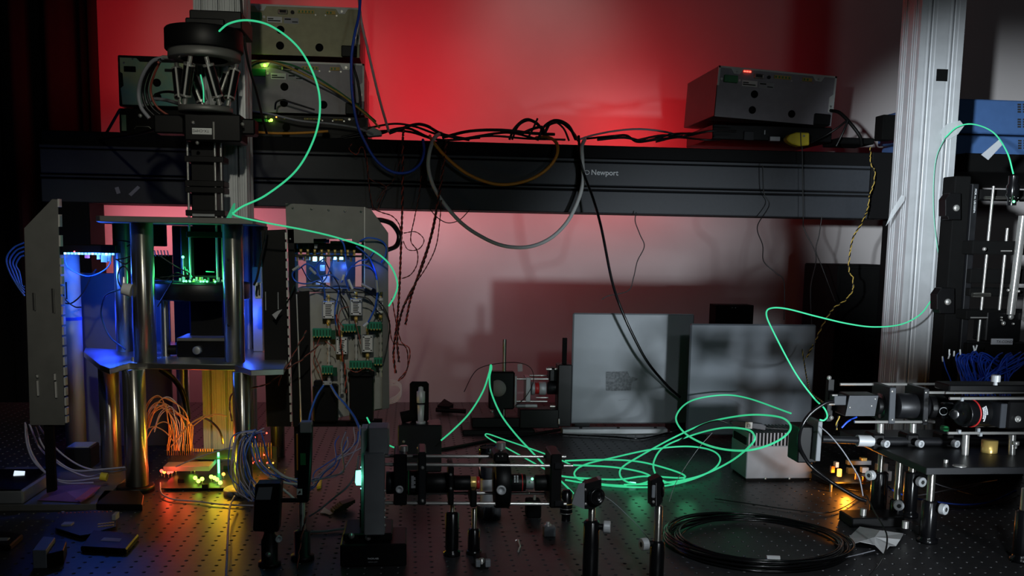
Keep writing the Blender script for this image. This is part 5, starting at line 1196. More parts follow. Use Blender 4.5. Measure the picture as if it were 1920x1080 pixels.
# upper circuit board with gold coax connectors and blue lights
UB = thing('coax_board', 'circuit board edge with a row of gold coax connectors and blue lights', 'circuit board', Qp(615, 480, .01))
zz_ = Qp(612, 480, .01).z
MB().box((Qp(543, 480).x, QY+.004, zz_-.0015), (Qp(684, 480).x, QY+.09, zz_+.0015)).build('board', 'pcb_dark', UB)
MB().pbox(545, 456, 681, 474, QY+.05, .01).build('rear_board', 'pcb_dark', UB)
for k, x in enumerate((550, 564, 577, 590, 603, 616, 628, 640, 652, 664)):
    c = Qp(x, 478, .008)
    g = MB().lathe((c.x, QY+.010, zz_), (0, 0, 1), [(.001, .0001), (.001, .0032), (.003, .0032), (.003, .0022), (.006, .0022), (.006, .0027), (.013, .0027), (.013, .0001)], 10).build('coax_connector', 'gold', UB)
for k, x in enumerate((543, 557, 571, 584, 597, 610, 622, 634, 646, 658)):
    c = Qp(x, 482, .008)
    MB().lathe((c.x, QY+.010, zz_), (0, 0, -1), [(.001, .0001), (.001, .0030), (.004, .0030), (.004, .0022), (.011, .0025), (.011, .0001)], 10).build('coax_connector', 'gold', UB)
for (x, w_, h_, m) in ((549, 9, 8, 'aluminium_dull'), (564, 8, 7, 'aluminium_dull'), (577, 8, 7, 'white_label'), (589, 9, 9, 'led_cyan'), (601, 8, 9, 'led_cyan'), (626, 9, 6, 'led_cyan'), (639, 8, 6, 'led_cyan'), (652, 7, 7, 'pink_cable')):
    MB().pbox(x-w_/2, 481, x+w_/2, 481+h_, QY+.016, .006).build('blue_light' if 'led' in m else 'component', m, UB, bev=.0005)
for (x, y, w_, h_, m) in ((571, 449, 14, 10, 'black'), (596, 449, 30, 8, 'shelf_paint'), (668, 452, 9, 12, 'black'), (612, 452, 10, 7, 'blue_coax'), (559, 462, 4, 9, 'pcb_green'), (573, 462, 10, 9, 'pcb_green'), (592, 462, 6, 8, 'aluminium_dull')):
    MB().pbox(x-w_/2, y-h_/2, x+w_/2, y+h_/2, QY+.03, .012).build('component', m, UB, bev=.0005)
lit(UB, Qp(607, 494, .04), (.06, .2, 1.0), .12, .008); lit(UB, Qp(645, 500, .05), (.04, .12, 1.0), .08, .008); lit(UB, Qp(704, 505, -.02), (.04, .15, 1.0), .010, .006)
# rear sheets behind the coax gap
for (xa_, xb_) in ((541, 559), (574, 611), (619, 666), (678, 716)):
    sheet('rear_sheet', [(xa_, 452), (xb_, 452), (xb_, 548), (xa_, 548)], 'sheet_metal', d=.11)
# mid shelf lit blue
MB().box((Qp(556, 540).x, QY+.03, Qp(640, 548, .03).z), (Qp(716, 540).x, QY+.10, Qp(640, 540, .03).z)).build('mid_shelf', 'sheet_metal', RK, bev=.001)
for (x0, y0, x1, y1, m) in ((592, 526, 606, 534, 'white_label'), (606, 518, 618, 530, 'white_label'), (600, 497, 609, 508, 'box_grey'), (624, 490, 650, 535, 'sheet_metal')):
    MB().pbox(x0, y0, x1, y1, QY+.05, .008).build('blue_washed_part', m, RK)

# amplifier modules
def module(label, x0, y0, x1, y1, chain_to):
    t = thing('amplifier_module', label, 'amplifier', Qp((x0+x1)/2, y1, .02), 'amplifier modules in the rack')
    MB().pbox(x0-1, y0, x1+1, y1, QY+.012, .022).build('housing', 'aluminium_dull', t, bev=.0008)
    lp = MB().pbox(x0+1, y0+1, x1-1, y1-1, QY+.0105, .002).build('label_plate', 'white_label', t)
    for r in range(7):
        yy = y0+6+r*(y1-y0-12)/6.5
        MB().pbox(x0+5, yy, x1-5-(r % 3), yy+1.6, QY+.0101, .0006).build('print', 'ink', lp)
    for (x, y) in ((x0+3, y0+4), (x1-3, y0+4), (x0+3, y1-4), (x1-3, y1-4)):
        MB().lathe(Qp(x, y, .0105), (0, -1, 0), [(0, .0015), (.001, .0015), (.0011, .0001)], 8).build('screw', 'black', t)
    xc = (x0+x1)/2; c = Qp(xc, y0, .02)
    MB().lathe((c.x, QY+.02, c.z), (0, 0, 1), [(0, .0030), (.003, .0030), (.003, .0020), (.006, .0020), (.006, .0032), (.014, .0032), (.014, .0001)], 12).build('coax_connector', 'gold', t)
    c = Qp(xc, y1, .02)
    MB().lathe((c.x, QY+.02, c.z), (0, 0, -1), [(0, .0030), (.003, .0030), (.003, .0038), (.010, .0038), (.010, .0024), (.014, .0024)], 12).build('coax_connector', 'gold', t)
    zc = c.z-.014; ze = Qp(xc, chain_to, .02).z; prof = []; h = 0.0; i = 0; L = zc-ze
    while h < L:
        r = (.0026, .0038, .0022, .0034)[i % 4]; st = (.006, .010, .005, .008)[i % 4]; prof += [(h, r), (min(h+st, L), r)]; h += st; i += 1
    prof.append((L, .0001))
    MB().lathe((c.x, QY+.02, zc), (0, 0, -1), prof, 12, smooth=False).build('coax_adapter', 'bright_metal', t)
    return t
module('white labelled amplifier, left one of the upper row in the rack', 605, 565, 627, 598, 735)
module('white labelled amplifier, middle one of the upper row in the rack', 657, 560, 678, 592, 722)
module('white labelled amplifier, right one of the upper row beside the rack edge', 704, 558, 723, 588, 716)
module('white labelled amplifier in the lower row behind the red twisted wire', 630, 632, 651, 665, 738)
module('white labelled amplifier in the lower row near the white cable sleeve', 679, 628, 699, 661, 738)
def terminal(label, x0, y0, x1, y1, n):
    t = thing('screw_terminal', label, 'terminal', Qp((x0+x1)/2, y1, .0), 'green screw terminals in the rack')
    MB().pbox(x0, y0, x1, y1, QY+.002, .010).build('block', 'terminal_green', t, bev=.0006)
    for k in range(n):
        x = x0+(x1-x0)*(k+.5)/n; MB().pbox(x-1.3, y0+2.5, x+1.3, y1-3, QY+.0014, .001).build('slot', 'pcb_green', t)
        MB().pbox(x-1.1, y1-1.5, x+1.1, y1+1.2, QY+.0008, .004).build('pin', 'gold', t)
    MB().pbox(x0+2, y0+3, x1+8, y1+4, QY+.012, .003).build('carrier_board', 'pcb_green', t)
terminal('green screw terminal on the left under the first amplifier', 586, 616, 621, 632, 6)
terminal('green screw terminal under the middle upper amplifier', 641, 608, 668, 622, 5)
terminal('green screw terminal at the upper right of the rack', 688, 604, 715, 618, 5)
terminal('green screw terminal low on the left above the junction tag', 603, 686, 624, 701, 4)
terminal('green screw terminal low in the middle of the rack', 655, 677, 697, 691, 7)
terminal('green screw terminal low at the right rack edge', 701, 671, 717, 684, 3)
# dark boxes at the bottom
t = thing('filter_box', 'black box with rounded shoulder at the rack bottom, left one', 'box', Qp(615, 792, .0)); MB().pbox(586, 722, 633, 792, QY+.006, .03).build('case', 'black', t, bev=.004); MB().pbox(588, 714, 612, 724, QY+.008, .02).build('lug', 'black', t, bev=.002)
t = thing('filter_box', 'black box at the rack bottom, right one beside the ruler strip', 'box', Qp(675, 788, .0)); MB().pbox(655, 708, 700, 788, QY+.004, .03).build('case', 'black', t, bev=.002); MB().pbox(652, 698, 702, 707, QY+.006, .02).build('cap', 'black', t, bev=.002)
t = thing('junction_tag', 'small grey junction tag joining the two blue cables', 'tag', Qp(613, 722, -.008)); MB().pbox(605, 715, 622, 722, QY-.006, .006).build('tag', 'grey_label', t, bev=.0006)
for x in (607, 619): MB().lathe(Qp(x, 718.5, -.006), (0, -1, 0), [(0, .0012), (.0006, .0012), (.0007, .0001)], 8).build('eyelet', 'ink', t)
t = thing('round_motor', 'grey shaded round motor can below the rack', 'motor', Qp(576, 800, -.02)); MB().lathe(Qp(574, 803, -.02), (0, 0, 1), [(-.02, .0001), (-.02, .011), (.008, .011), (.010, .009), (.010, .0001)], 20).build('can', 'aluminium_dull', t); MB().lathe(Qp(574, 803, -.02), (0, 0, 1), [(-.02-Qp(574, 803, -.02).z+.02, .006), (-.02, .006)], 12).build('stem', 'black', t)
# ================================================================== cables
# glowing green fibre, several stretches
def fib(label, pts, r=.0017, m='fibre_green', n=10, ground=False):
    pp = [G(*p) for p in pts] if ground else pix(pts)
    o = MB().tube(spline(pp, n), r, 7).build('green_fibre', m); return tag(o, label, 'fibre', 'glowing green fibre')
fib('glowing green fibre arching from the strut positioner down to the tower plate', [(409, 60, 2.0), (430, 44, 1.97), (465, 38, 1.93), (510, 50, 1.9), (560, 90, 1.88), (592, 150, 1.87), (600, 205, 1.87), (588, 262, 1.87), (555, 320, 1.88), (500, 365, 1.9), (455, 387, 1.9), (436, 400, 1.89)], .0019)
fib('glowing green fibre crossing the rack from the tower plate', [(436, 401, 1.885), (450, 407, 1.88), (500, 418, 1.88), (580, 433, 1.9), (640, 448, 1.92), (695, 468, 1.94), (730, 495, 1.95), (745, 530, 1.96), (740, 555, 1.97), (729, 574, 1.975)], .0017)
o = MB().prism([P(x, y, 1.89) for x, y in ((424, 409), (431, 395), (438, 381), (441, 381), (440, 394), (433, 409))], (0, .004, 0)).build('fibre_tab', 'fibre_dim'); tag(o, 'green tape tab fixing the fibre on the tower plate', 'tab')
fib('dim green fibre seen between the positioner struts', [(376, 140, 2.05), (381, 165, 2.05), (382, 192, 2.05)], .0014, 'fibre_green')
fib('glowing green fibre arching from the upright rail over to the pillar tape', [(1900, 326, 1.92), (1888, 285, 1.95), (1862, 248, 2.05), (1825, 233, 2.17), (1795, 238, 2.185), (1772, 258, 2.185)], .0015)
fib('faint thin green fibre hanging straight down the pillar face', [(1772, 258, 2.185), (1757, 290, 2.187), (1751, 330, 2.19), (1750, 380, 2.19), (1752, 420, 2.19), (1757, 460, 2.185), (1761, 495, 2.17), (1754, 545, 2.12), (1745, 565, 2.09)], .0012, 'fibre_faint')
fib('glowing green fibre sagging from the pillar to the camera rig', [(1745, 565, 2.09), (1725, 590, 2.05), (1690, 608, 2.0), (1640, 613, 1.95), (1590, 607, 1.9), (1530, 593, 1.85), (1475, 579, 1.8), (1445, 578, 1.77), (1437, 590, 1.75), (1450, 622, 1.74), (1490, 697, 1.71), (1525, 745, 1.69), (1545, 765, 1.67), (1551, 780, 1.66), (1545, 788, 1.65), (1537, 787, 1.65)], .0015)
fib('glowing green fibre loop held high over the coil', [(1483, 775, .13), (1400, 746, .13), (1350, 741, .13), (1295, 752, .12), (1268, 780, .11), (1282, 810, .11), (1330, 836, .13), (1395, 845, .15), (1452, 830, .16), (1482, 805, .165), (1470, 785, .165), (1430, 778, .16), (1385, 780, .14), (1325, 793, .10), (1260, 822, .05), (1200, 855, .04), (1165, 878, .03), (1167, 898, .02), (1195, 908, .01), (1222, 898, .01), (1205, 886, .01), (1150, 876, .015), (1073, 872, .03)], .0019, ground=True)
fib('glowing green fibre loop lying in the middle of the coil', [(1170, 909, .008), (1240, 906, .01), (1310, 893, .015), (1370, 865, .06), (1410, 832, .13), (1413, 814, .145), (1395, 804, .14), (1350, 803, .10), (1295, 817, .05), (1245, 838, .04), (1226, 866, .03), (1230, 890, .02), (1250, 904, .01), (1280, 903, .008), (1283, 896, .008)], .0019, ground=True)
fib('glowing green fibre loop lying nearest on the table', [(1060, 900, .006), (1100, 906, .005), (1170, 913, .004), (1240, 912, .004), (1300, 898, .008), (1340, 878, .015), (1350, 858, .02), (1330, 843, .025), (1285, 837, .025), (1220, 843, .02), (1150, 858, .015), (1100, 870, .012), (1078, 884, .008), (1085, 898, .006), (1130, 908, .004), (1175, 911, .004)], .0019, ground=True)
fib('glowing green fibre strand bunched at the cage end', [(1035, 885, .02), (1055, 893, .012), (1100, 897, .006), (1160, 899, .006), (1210, 893, .01), (1280, 896, .006), (1270, 885, .012), (1200, 866, .02), (1130, 862, .02), (1060, 864, .03)], .0019, ground=True)
fib('glowing green fibre with a tall narrow peak in the middle', [(827, 826, 2.0), (850, 806, 2.0), (880, 775, 2.0), (905, 735, 2.0), (917, 700, 2.0), (920, 685, 2.0), (921.5, 690, 2.0), (918, 708, 2.0), (921, 735, 2.0), (938, 775, 1.98), (965, 812, 1.95), (1000, 850, 1.9), (1030, 882, 1.86), (1055, 905, 1.82), (1075, 925, 1.79)], .0018)
fib('glowing green fibre hairpin ending in a point behind the front cage', [(1030, 884, .01), (990, 862, .02), (950, 840, .025), (920, 824, .028), (910, 816, .03), (916, 814, .03), (945, 824, .03), (1000, 843, .03), (1050, 862, .03), (1073, 873, .03)], .0016, ground=True)
fib('short glowing green fibre behind the aluminium bracket', [(688, 783, 1.9), (697, 800, 1.88), (712, 820, 1.92), (728, 834, 1.97), (750, 843, 2.0)], .0016)
# light shed by the fibre coil onto the table
lp_ = MB().cyl(G(1180, 905, .006), G(1192, 906, .006), .0022, seg=8).build('fibre_splice', 'laser_glow'); tag(lp_, 'bright splice sleeve on the green fibre coil', 'splice')
lit(lp_, G(1200, 897, .03), (.1, 1.0, .42), .028, .02); lit(lp_, G(1290, 893, .04), (.1, 1.0, .42), .020, .02); lit(lp_, G(1100, 890, .04), (.1, 1.0, .42), .018, .02)
def tagflag(label, pts, Y): 
    o = MB().prism([P(x, y, Y) for x, y in pts], (0, .0012, 0)).build('cable_tag', 'grey_cable' if Y > 2.5 else 'grey_label'); return tag(o, label, 'cable tag')
tagflag('grey paper flag on the green fibre above the upright rail', [(1840, 290), (1873, 262), (1879, 272), (1853, 300)], 2.0)
t = thing('inline_coupler', 'grey inline usb coupler with a white label over the coil', 'coupler', P(1403, 800, 1.95))
MB().prism([P(x, y, 1.95) for x, y in ((1370, 792), (1376, 789), (1430, 795), (1437, 799), (1435, 807), (1428, 806), (1374, 798))], (0, .012, 0)).build('body', 'shelf_paint', t, bev=.001)
lbk = MB().prism([P(x, y, 1.949) for x, y in ((1398, 791), (1411, 792), (1410, 804), (1397, 803))], (0, .001, 0)).build('label_plate', 'white_label', t)
flat_text('E3', 'print', 'ink', lbk, P(1400, 801, 1.9485), (1, 0, 0), (0, 0, 1), .006)
MB().tube(spline(pix([(1371, 795, 1.955), (1345, 789, 1.96), (1310, 800, 1.98), (1270, 830, 2.0)]), 6), .0017, 6).build('lead', 'black_wire', t)
MB().tube(spline(pix([(1436, 802, 1.955), (1460, 804, 1.95), (1490, 806, 1.95), (1510, 815, 1.97)]), 6), .0017, 6).build('lead', 'black_wire', t)

# cables hanging from the overhead shelf
FYS = 2.565
cable('blue_cable', 'thick blue cable hanging down in a loop from the upper stack', [(690, -420, 2.62), (682, -200, 2.6), (677, -60, 2.58), (674, 20, 2.57), (665, 65, 2.56), (659, 110, 2.56), (660, 170, 2.56), (668, 225, 2.56), (682, 262, 2.56), (705, 300, 2.56), (735, 322, 2.56), (765, 323, 2.56), (787, 308, 2.57), (795, 285, 2.58), (793, 262, 2.62)], .0036, 'blue_cable', seg=8)
cable('white_power_cable', 'slanting white cord running from above down to the shelf', [(640, -420, 2.58), (660, -200, 2.59), (670, -60, 2.60), (676, 30, 2.60), (690, 95, 2.61), (710, 180, 2.62), (729, 247, 2.63)], .0033, 'pink_cable', seg=8)
cable('orange_cable', 'thick orange cable hanging in a loop before the shelf', [(806, 255, 2.64), (812, 266, 2.58), (838, 296, FYS), (875, 325, FYS), (915, 342, FYS), (950, 346, FYS), (990, 338, FYS), (1022, 320, FYS), (1042, 296, FYS), (1045, 272, 2.58), (1030, 258, 2.63), (1005, 258, 2.68)], .0042, 'orange_cable', seg=8)
cable('white_cable', 'thick white cable hanging in a deep loop below the shelf', [(827, 250, 2.66), (815, 258, 2.60), (806, 282, 2.56), (803, 312, 2.56), (811, 345, 2.56), (830, 378, 2.56), (865, 418, 2.56), (905, 445, 2.56), (945, 461, 2.56), (990, 463, 2.56), (1030, 448, 2.56), (1062, 418, 2.56), (1083, 378, 2.56), (1093, 340, 2.56), (1092, 300, 2.56), (1091, 275, 2.57), (1096, 262, 2.62)], .0052, 'white_cable', seg=8)
cable('black_cable', 'black cable falling across the pale panel from the shelf logo', [(1085, 255, 2.6), (1088, 300, 2.56), (1098, 335, 2.55), (1113, 375, 2.5), (1128, 430, 2.47), (1147, 525, 2.44), (1165, 580, 2.42), (1190, 635, 2.42), (1215, 680, 2.43), (1250, 722, 2.46), (1275, 745, 2.47)], .0036, 'black_gloss', seg=8)
rn = random.Random(21)
def heap(label, pts, r, m='black_wire', g='black cables lying on the overhead shelf'): cable('black_cable', label, pts, r, m, group=g)
heap('black cable arching high over the cable heap, right arch', [(1010, 262, 2.66), (1018, 240, 2.66), (1040, 226, 2.67), (1065, 235, 2.68), (1080, 262, 2.70)], .0042)
heap('second black cable of the right arch in the heap', [(1018, 262, 2.68), (1028, 236, 2.68), (1052, 230, 2.69), (1074, 248, 2.7), (1084, 264, 2.72)], .0036)
heap('third thin black cable of the right arch in the heap', [(1022, 250, 2.65), (1036, 228, 2.65), (1056, 240, 2.65), (1067, 264, 2.66)], .0028)
heap('black cable arching in the left hump of the heap', [(955, 262, 2.66), (965, 240, 2.66), (985, 224, 2.66), (1005, 230, 2.67), (1018, 245, 2.68)], .0036)
heap('second black cable of the left hump of the heap', [(960, 262, 2.68), (972, 236, 2.68), (992, 226, 2.68), (1012, 238, 2.69), (1020, 258, 2.7)], .003)
heap('thin black cable end sticking up from the heap', [(992, 255, 2.64), (1000, 240, 2.64), (1008, 222, 2.64)], .003)
heap('black cable tied across the cable heap', [(975, 252, 2.63), (995, 243, 2.63), (1015, 238, 2.64), (1020, 247, 2.65)], .004)
for k, (p, r) in enumerate((([(690, 240), (740, 232), (780, 238), (820, 252), (860, 258)], .003), ([(730, 250), (775, 234), (800, 236), (830, 252), (880, 262)], .0042), ([(700, 255), (760, 240), (820, 262), (900, 258)], .0035), ([(830, 258), (880, 246), (940, 244), (1000, 250), (1040, 252)], .0042), ([(850, 262), (920, 255), (990, 260), (1060, 262)], .003), ([(640, 258), (690, 248), (760, 246), (810, 260)], .0035), ([(860, 262), (930, 250), (965, 250), (1010, 262)], .0035), ([(1100, 260), (1150, 255), (1175, 254), (1195, 266), (1230, 262), (1280, 255)], .003), ([(1120, 262), (1170, 258), (1210, 264), (1260, 252), (1310, 250)], .0036), ([(1190, 264), (1240, 254), (1280, 256), (1330, 246), (1380, 246)], .0034), ([(1230, 266), (1270, 258), (1320, 262), (1350, 262)], .0028), ([(460, 256), (540, 262), (620, 262), (700, 252)], .0035))):
    heap('black cable lying along the shelf edge, strand %s' % ('under the blue loop', 'humped beside the blue loop', 'crossing behind the white cord', 'running to the cable heap', 'lowest beside the orange loop', 'left of the white cord end', 'dipping before the cable heap', 'right of the logo, wavy', 'right of the logo, thick', 'passing under the lone box', 'short before the yellow plug', 'at the foot of the stack')[k], [(x, y, 2.64+.012*((k+i) % 4)) for i, (x, y) in enumerate(p)], r)
cable('grey_cable', 'thin mauve grey cable arching over the bright red shelf edge', [(1085, 262, 2.68), (1110, 254, 2.68), (1150, 246, 2.68), (1195, 242, 2.7), (1240, 246, 2.72), (1275, 254, 2.72)], .0028, 'grey_cable')
cable('black_cable', 'black power cord bending down behind the lone box', [(1557, 207, 2.64), (1575, 212, 2.65), (1595, 232, 2.66), (1612, 255, 2.66), (1616, 272, 2.67)], .0048, 'black_wire')
cable('black_cable', 'straight black cord crossing under the lone box plug', [(1588, 226, 2.65), (1570, 240, 2.65), (1548, 254, 2.66), (1520, 268, 2.66)], .003, 'black_wire')
cable('black_cable', 'short black cord dropping from the power cord bend', [(1590, 226, 2.65), (1580, 250, 2.65), (1568, 274, 2.66)], .003, 'black_wire')
t = thing('cable_duct', 'low black clutter box at the right end of the shelf', 'box', P(1600, 274, 2.68)); MB().pbox(1575, 258, 1640, 270, 2.68, .12).build('case', 'black_matte', t, bev=.003); MB().pbox(1655, 215, 1680, 262, 2.74, .05).build('back_module', 'black_matte', t, bev=.002)
t = thing('white_adapter', 'white plug adapter lying beside the end of the white cord', 'adapter', P(704, 255, 2.63)); MB().prism([P(x, y, 2.63) for x, y in ((684, 246), (700, 238), (715, 246), (716, 254), (690, 256))], (0, .03, 0)).build('shell', 'white_label', t, bev=.002)
cable('yellow_cable', 'yellow cable bowing across the middle stack box', [(460, 128, 2.62), (478, 116, 2.60), (505, 115, 2.60), (540, 126, 2.60), (590, 150, 2.60), (640, 178, 2.61), (690, 218, 2.63), (712, 240, 2.64)], .0026, 'yellow_wire')
cable('green_cable', 'olive green cable beside the yellow one on the stack', [(460, 133, 2.625), (485, 118, 2.61), (520, 116, 2.61), (560, 127, 2.61), (605, 152, 2.61), (660, 190, 2.62), (705, 228, 2.64)], .0024, 'green_plastic')
cable('orange_cable', 'straight orange cable lying along the foot of the stack', [(470, 247, 2.60), (520, 250, 2.60), (570, 249, 2.60), (615, 246, 2.61)], .0034, 'orange_cable')
cable('grey_cable', 'dim grey cable drooping along the lowest stack box', [(460, 206, 2.60), (500, 212, 2.60), (560, 226, 2.60), (620, 232, 2.61), (670, 240, 2.62), (700, 252, 2.63)], .003, 'grey_cable')
cable('black_cable', 'black cable hanging beside the column in front of the stack', [(452, 0, 2.1), (456, 60, 2.1), (466, 120, 2.12), (480, 170, 2.16), (492, 220, 2.25), (500, 250, 2.3)], .0028, 'black_wire')
cable('black_cable', 'black loop cable on the middle stack box', [(516, 205, 2.61), (518, 192, 2.60), (530, 188, 2.60), (552, 194, 2.60), (590, 206, 2.61)], .0026, 'black_wire')
cable('black_cable', 'black cord dropping down the right edge of the middle box', [(660, 118, 2.63), (670, 150, 2.63), (675, 185, 2.63), (672, 215, 2.63)], .0036, 'black_wire')
# cables beside the positioner
for k, (r, m) in enumerate(((.0042, 'grey_cable'), (.0034, 'black_wire'), (.003, 'black_wire'), (.0024, 'brown_wire'))):
    dx = k*5; cable('loop_cable', ('grey loop cable curving left of the struts', 'black loop cable just inside the grey loop', 'thinner black loop cable near the struts', 'thin brown loop cable near the struts')[k], [(306-k*3, 108+k*3, 2.06), (285+dx, 116, 2.08), (268+dx*1.4, 140, 2.10), (260+dx*1.5, 170, 2.12), (264+dx*2, 200, 2.12), (280+dx*3, 222, 2.12)], r, m)
cable('black_cable', 'black cable arching low over the plated box', [(282, 190, 2.3), (295, 176, 2.3), (315, 172, 2.28), (340, 176, 2.2)], .003, 'black_wire')
cable('grey_cable', 'thick grey cable lying low across the plated box', [(265, 200, 2.28), (285, 186, 2.28), (312, 188, 2.26), (340, 196, 2.18)], .004, 'grey_cable')
for k, p in enumerate(([(225, 205, 2.6), (205, 240, 2.62), (192, 262, 2.66)], [(345, 222, 2.1), (270, 248, 2.3), (190, 262, 2.6), (170, 268, 2.66)])):
    cable('black_cable', ('black cable slanting down over the red gap beside the curtain', 'long black cable sagging left along the shelf top')[k], p, .0035, 'black_wire')

# twisted wire pairs
def twisted(label, pts, m1='red_wire', m2='black_wire', r=.0018, pitch=.026, grp='twisted wire pairs hanging below the shelf', n=10):
    base = spline(pix(pts), n); t = thing('twisted_wire', label, 'wire', base[-1], grp)
    # resample
    fine = [base[0]]; step = pitch/8; acc = 0
    for a, b in zip(base, base[1:]):
        L = (b-a).length; pos = step-acc
        while pos <= L: fine.append(a.lerp(b, pos/L)); pos += step
        acc = (acc+L) % step
    for j, m in enumerate((m1, m2)):
        out = []
        for k, p in enumerate(fine):
            d = (fine[min(k+1, len(fine)-1)]-fine[max(k-1, 0)]).normalized(); u = d.orthogonal().normalized() if abs(d.z) < .9 else d.cross(Vector((0, 1, 0))).normalized(); w = d.cross(u)
            a = 2*math.pi*k/8+math.pi*j; out.append(p+(u*math.cos(a)+w*math.sin(a))*r*.95)
        MB().tube(out, r, 5).build('strand', m, t)
    return t
W1 = 2.57
twisted('thick red black twisted pair hanging straight from the shelf', [(757, 240, 2.62), (755, 270, W1), (755, 320, W1), (754, 400, W1-.02), (752, 460, W1-.03), (749, 540, W1-.05), (745, 600, 2.45), (738, 660, 2.4), (742, 700, 2.38)])
twisted('red black twisted pair swinging beside the white loop', [(838, 262, 2.60), (832, 300, 2.56), (827, 340, 2.55), (820, 385, 2.545), (812, 430, 2.54), (795, 490, 2.52), (775, 540, 2.48), (755, 580, 2.44), (745, 630, 2.4), (748, 680, 2.36)], 'brown_wire')
twisted('second red black twisted pair just left of the white loop', [(833, 300, 2.57), (826, 350, 2.57), (817, 400, 2.56), (806, 450, 2.55), (788, 505, 2.52), (770, 560, 2.48), (760, 610, 2.44)], 'red_wire')
twisted('thin twisted pair right of the white loop side', [(828, 375, 2.55), (825, 410, 2.55), (818, 460, 2.54), (800, 500, 2.52), (770, 545, 2.5), (752, 585, 2.46)], 'brown_wire', r=.0009)
twisted('thin red twisted pair curling out below the shelf', [(690, 310, W1), (692, 350, W1), (700, 388, 2.55), (715, 398, 2.54), (735, 405, 2.53), (748, 420, 2.52), (752, 440, 2.52)], 'brown_wire', r=.0009)
twisted('thin brown twisted pair winding down the middle gap', [(790, 330, W1), (785, 370, 2.56), (777, 410, 2.55), (770, 450, 2.54), (782, 470, 2.53), (782, 495, 2.52), (770, 515, 2.5), (752, 523, 2.5)], 'brown_wire', r=.0009)
twisted('thin twisted pair making a round loop in the middle gap', [(757, 437, 2.55), (780, 435, 2.55), (795, 450, 2.55), (785, 467, 2.54), (765, 468, 2.54), (755, 450, 2.54)], 'brown_wire', r=.0008)
twisted('orange red twisted pair dangling lowest beside the rack', [(735, 560, 2.2), (742, 600, 2.2), (752, 640, 2.2), (768, 655, 2.2), (764, 690, 2.2), (745, 715, 2.2)], 'red_wire', r=.0009)
twisted('thin dark red pair below the rack corner', [(730, 600, 2.15), (736, 640, 2.15), (760, 650, 2.15), (765, 680, 2.15), (758, 705, 2.15), (735, 722, 2.15)], 'brown_wire', r=.0009)
twisted('short twisted pair on the shelf face left of the blue loop', [(660, 270, W1), (655, 280, W1), (668, 290, W1), (678, 275, W1), (685, 290, W1), (690, 315, W1)], 'red_wire', r=.0009)
twisted('faint twisted pair under the blue loop on the shelf face', [(688, 295, W1), (690, 330, W1), (702, 340, W1), (716, 345, W1), (724, 352, W1), (715, 372, W1), (708, 395, W1)], 'brown_wire', r=.0008)
twisted('faint second pair under the blue loop', [(750, 300, W1), (745, 320, W1), (735, 342, W1), (722, 352, W1), (706, 380, W1)], 'brown_wire', r=.0008)
twisted('red twisted pair running across the rack front', [(630, 590, 1.95), (637, 625, 1.95), (641, 660, 1.95), (648, 700, 1.95), (648, 740, 1.95)], 'red_wire', r=.0013)
twisted('red twisted pair slanting from the rack to the tower', [(575, 620, 1.93), (555, 655, 1.92), (540, 685, 1.91), (527, 705, 1.9), (523, 725, 1.9)], 'brown_wire', r=.001)
twisted('second twisted pair slanting from the rack to the tower', [(600, 645, 1.94), (565, 675, 1.92), (540, 690, 1.91), (500, 720, 1.9), (440, 735, 1.88), (431, 760, 1.86), (435, 790, 1.85)], 'brown_wire', r=.001)
twisted('yellow black twisted wire winding down left of the pillar', [(1632, 276, 2.59), (1633, 305, 2.57), (1640, 322, 2.56), (1638, 345, 2.56), (1630, 370, 2.55), (1627, 392, 2.54), (1615, 420, 2.5), (1600, 445, 2.48), (1593, 480, 2.46), (1592, 510, 2.45), (1599, 520, 2.44), (1598, 545, 2.43), (1585, 563, 2.42), (1563, 578, 2.4), (1545, 605, 2.38), (1528, 640, 2.35), (1513, 670, 2.3)], 'yellow_wire', r=.0014)
twisted('thin yellow black wire crossing the dark panel to the camera rig', [(1504, 655, 2.3), (1508, 680, 2.25), (1513, 710, 2.15), (1520, 735, 2.0), (1540, 752, 1.85), (1552, 764, 1.72)], 'yellow_wire', r=.001)
twisted('short orange black wire under the camera body', [(1573, 780, 1.67), (1569, 795, 1.67), (1568, 806, 1.67)], 'yellow_wire', r=.0012)
twisted('orange black wire running down the front of the slim post', [(575, 960, 1.46), (567, 1000, 1.45), (560, 1040, 1.44), (558, 1082, 1.42)], 'brown_wire', r=.001)
# thin dark wires below the shelf on the right
for lab, p in (('thin black wire zigzag hanging below the shelf, middle one', [(1193, 398, 2.58), (1191, 415, 2.58), (1200, 440, 2.58), (1208, 462, 2.58), (1195, 490, 2.58), (1188, 520, 2.58), (1178, 545, 2.58), (1140, 555, 2.58), (1128, 562, 2.58)]),
               ('thin black wire bending below the shelf, left of the black block', [(1430, 310, 2.57), (1432, 360, 2.57), (1442, 385, 2.57), (1420, 425, 2.56), (1430, 460, 2.55), (1432, 490, 2.54), (1455, 512, 2.53), (1470, 530, 2.52), (1470, 600, 2.5)]),
               ('long thin black wire hanging straight to the dark panel', [(1504, 275, 2.57), (1506, 400, 2.56), (1508, 430, 2.55), (1530, 480, 2.54), (1520, 540, 2.52), (1522, 610, 2.5)]),
               ('thin black wire curving towards the black block', [(1541, 405, 2.6), (1536, 440, 2.6), (1530, 470, 2.6), (1541, 500, 2.6), (1556, 540, 2.6), (1566, 565, 2.6)]),
               ('slack dark cord sagging just below the white loop', [(806, 392, 2.6), (820, 408, 2.6), (840, 418, 2.6), (862, 412, 2.6), (882, 392, 2.6)])):
    cable('thin_wire', lab, p, .0014, 'black_wire', cat='wire', group='thin dark wires below the shelf')
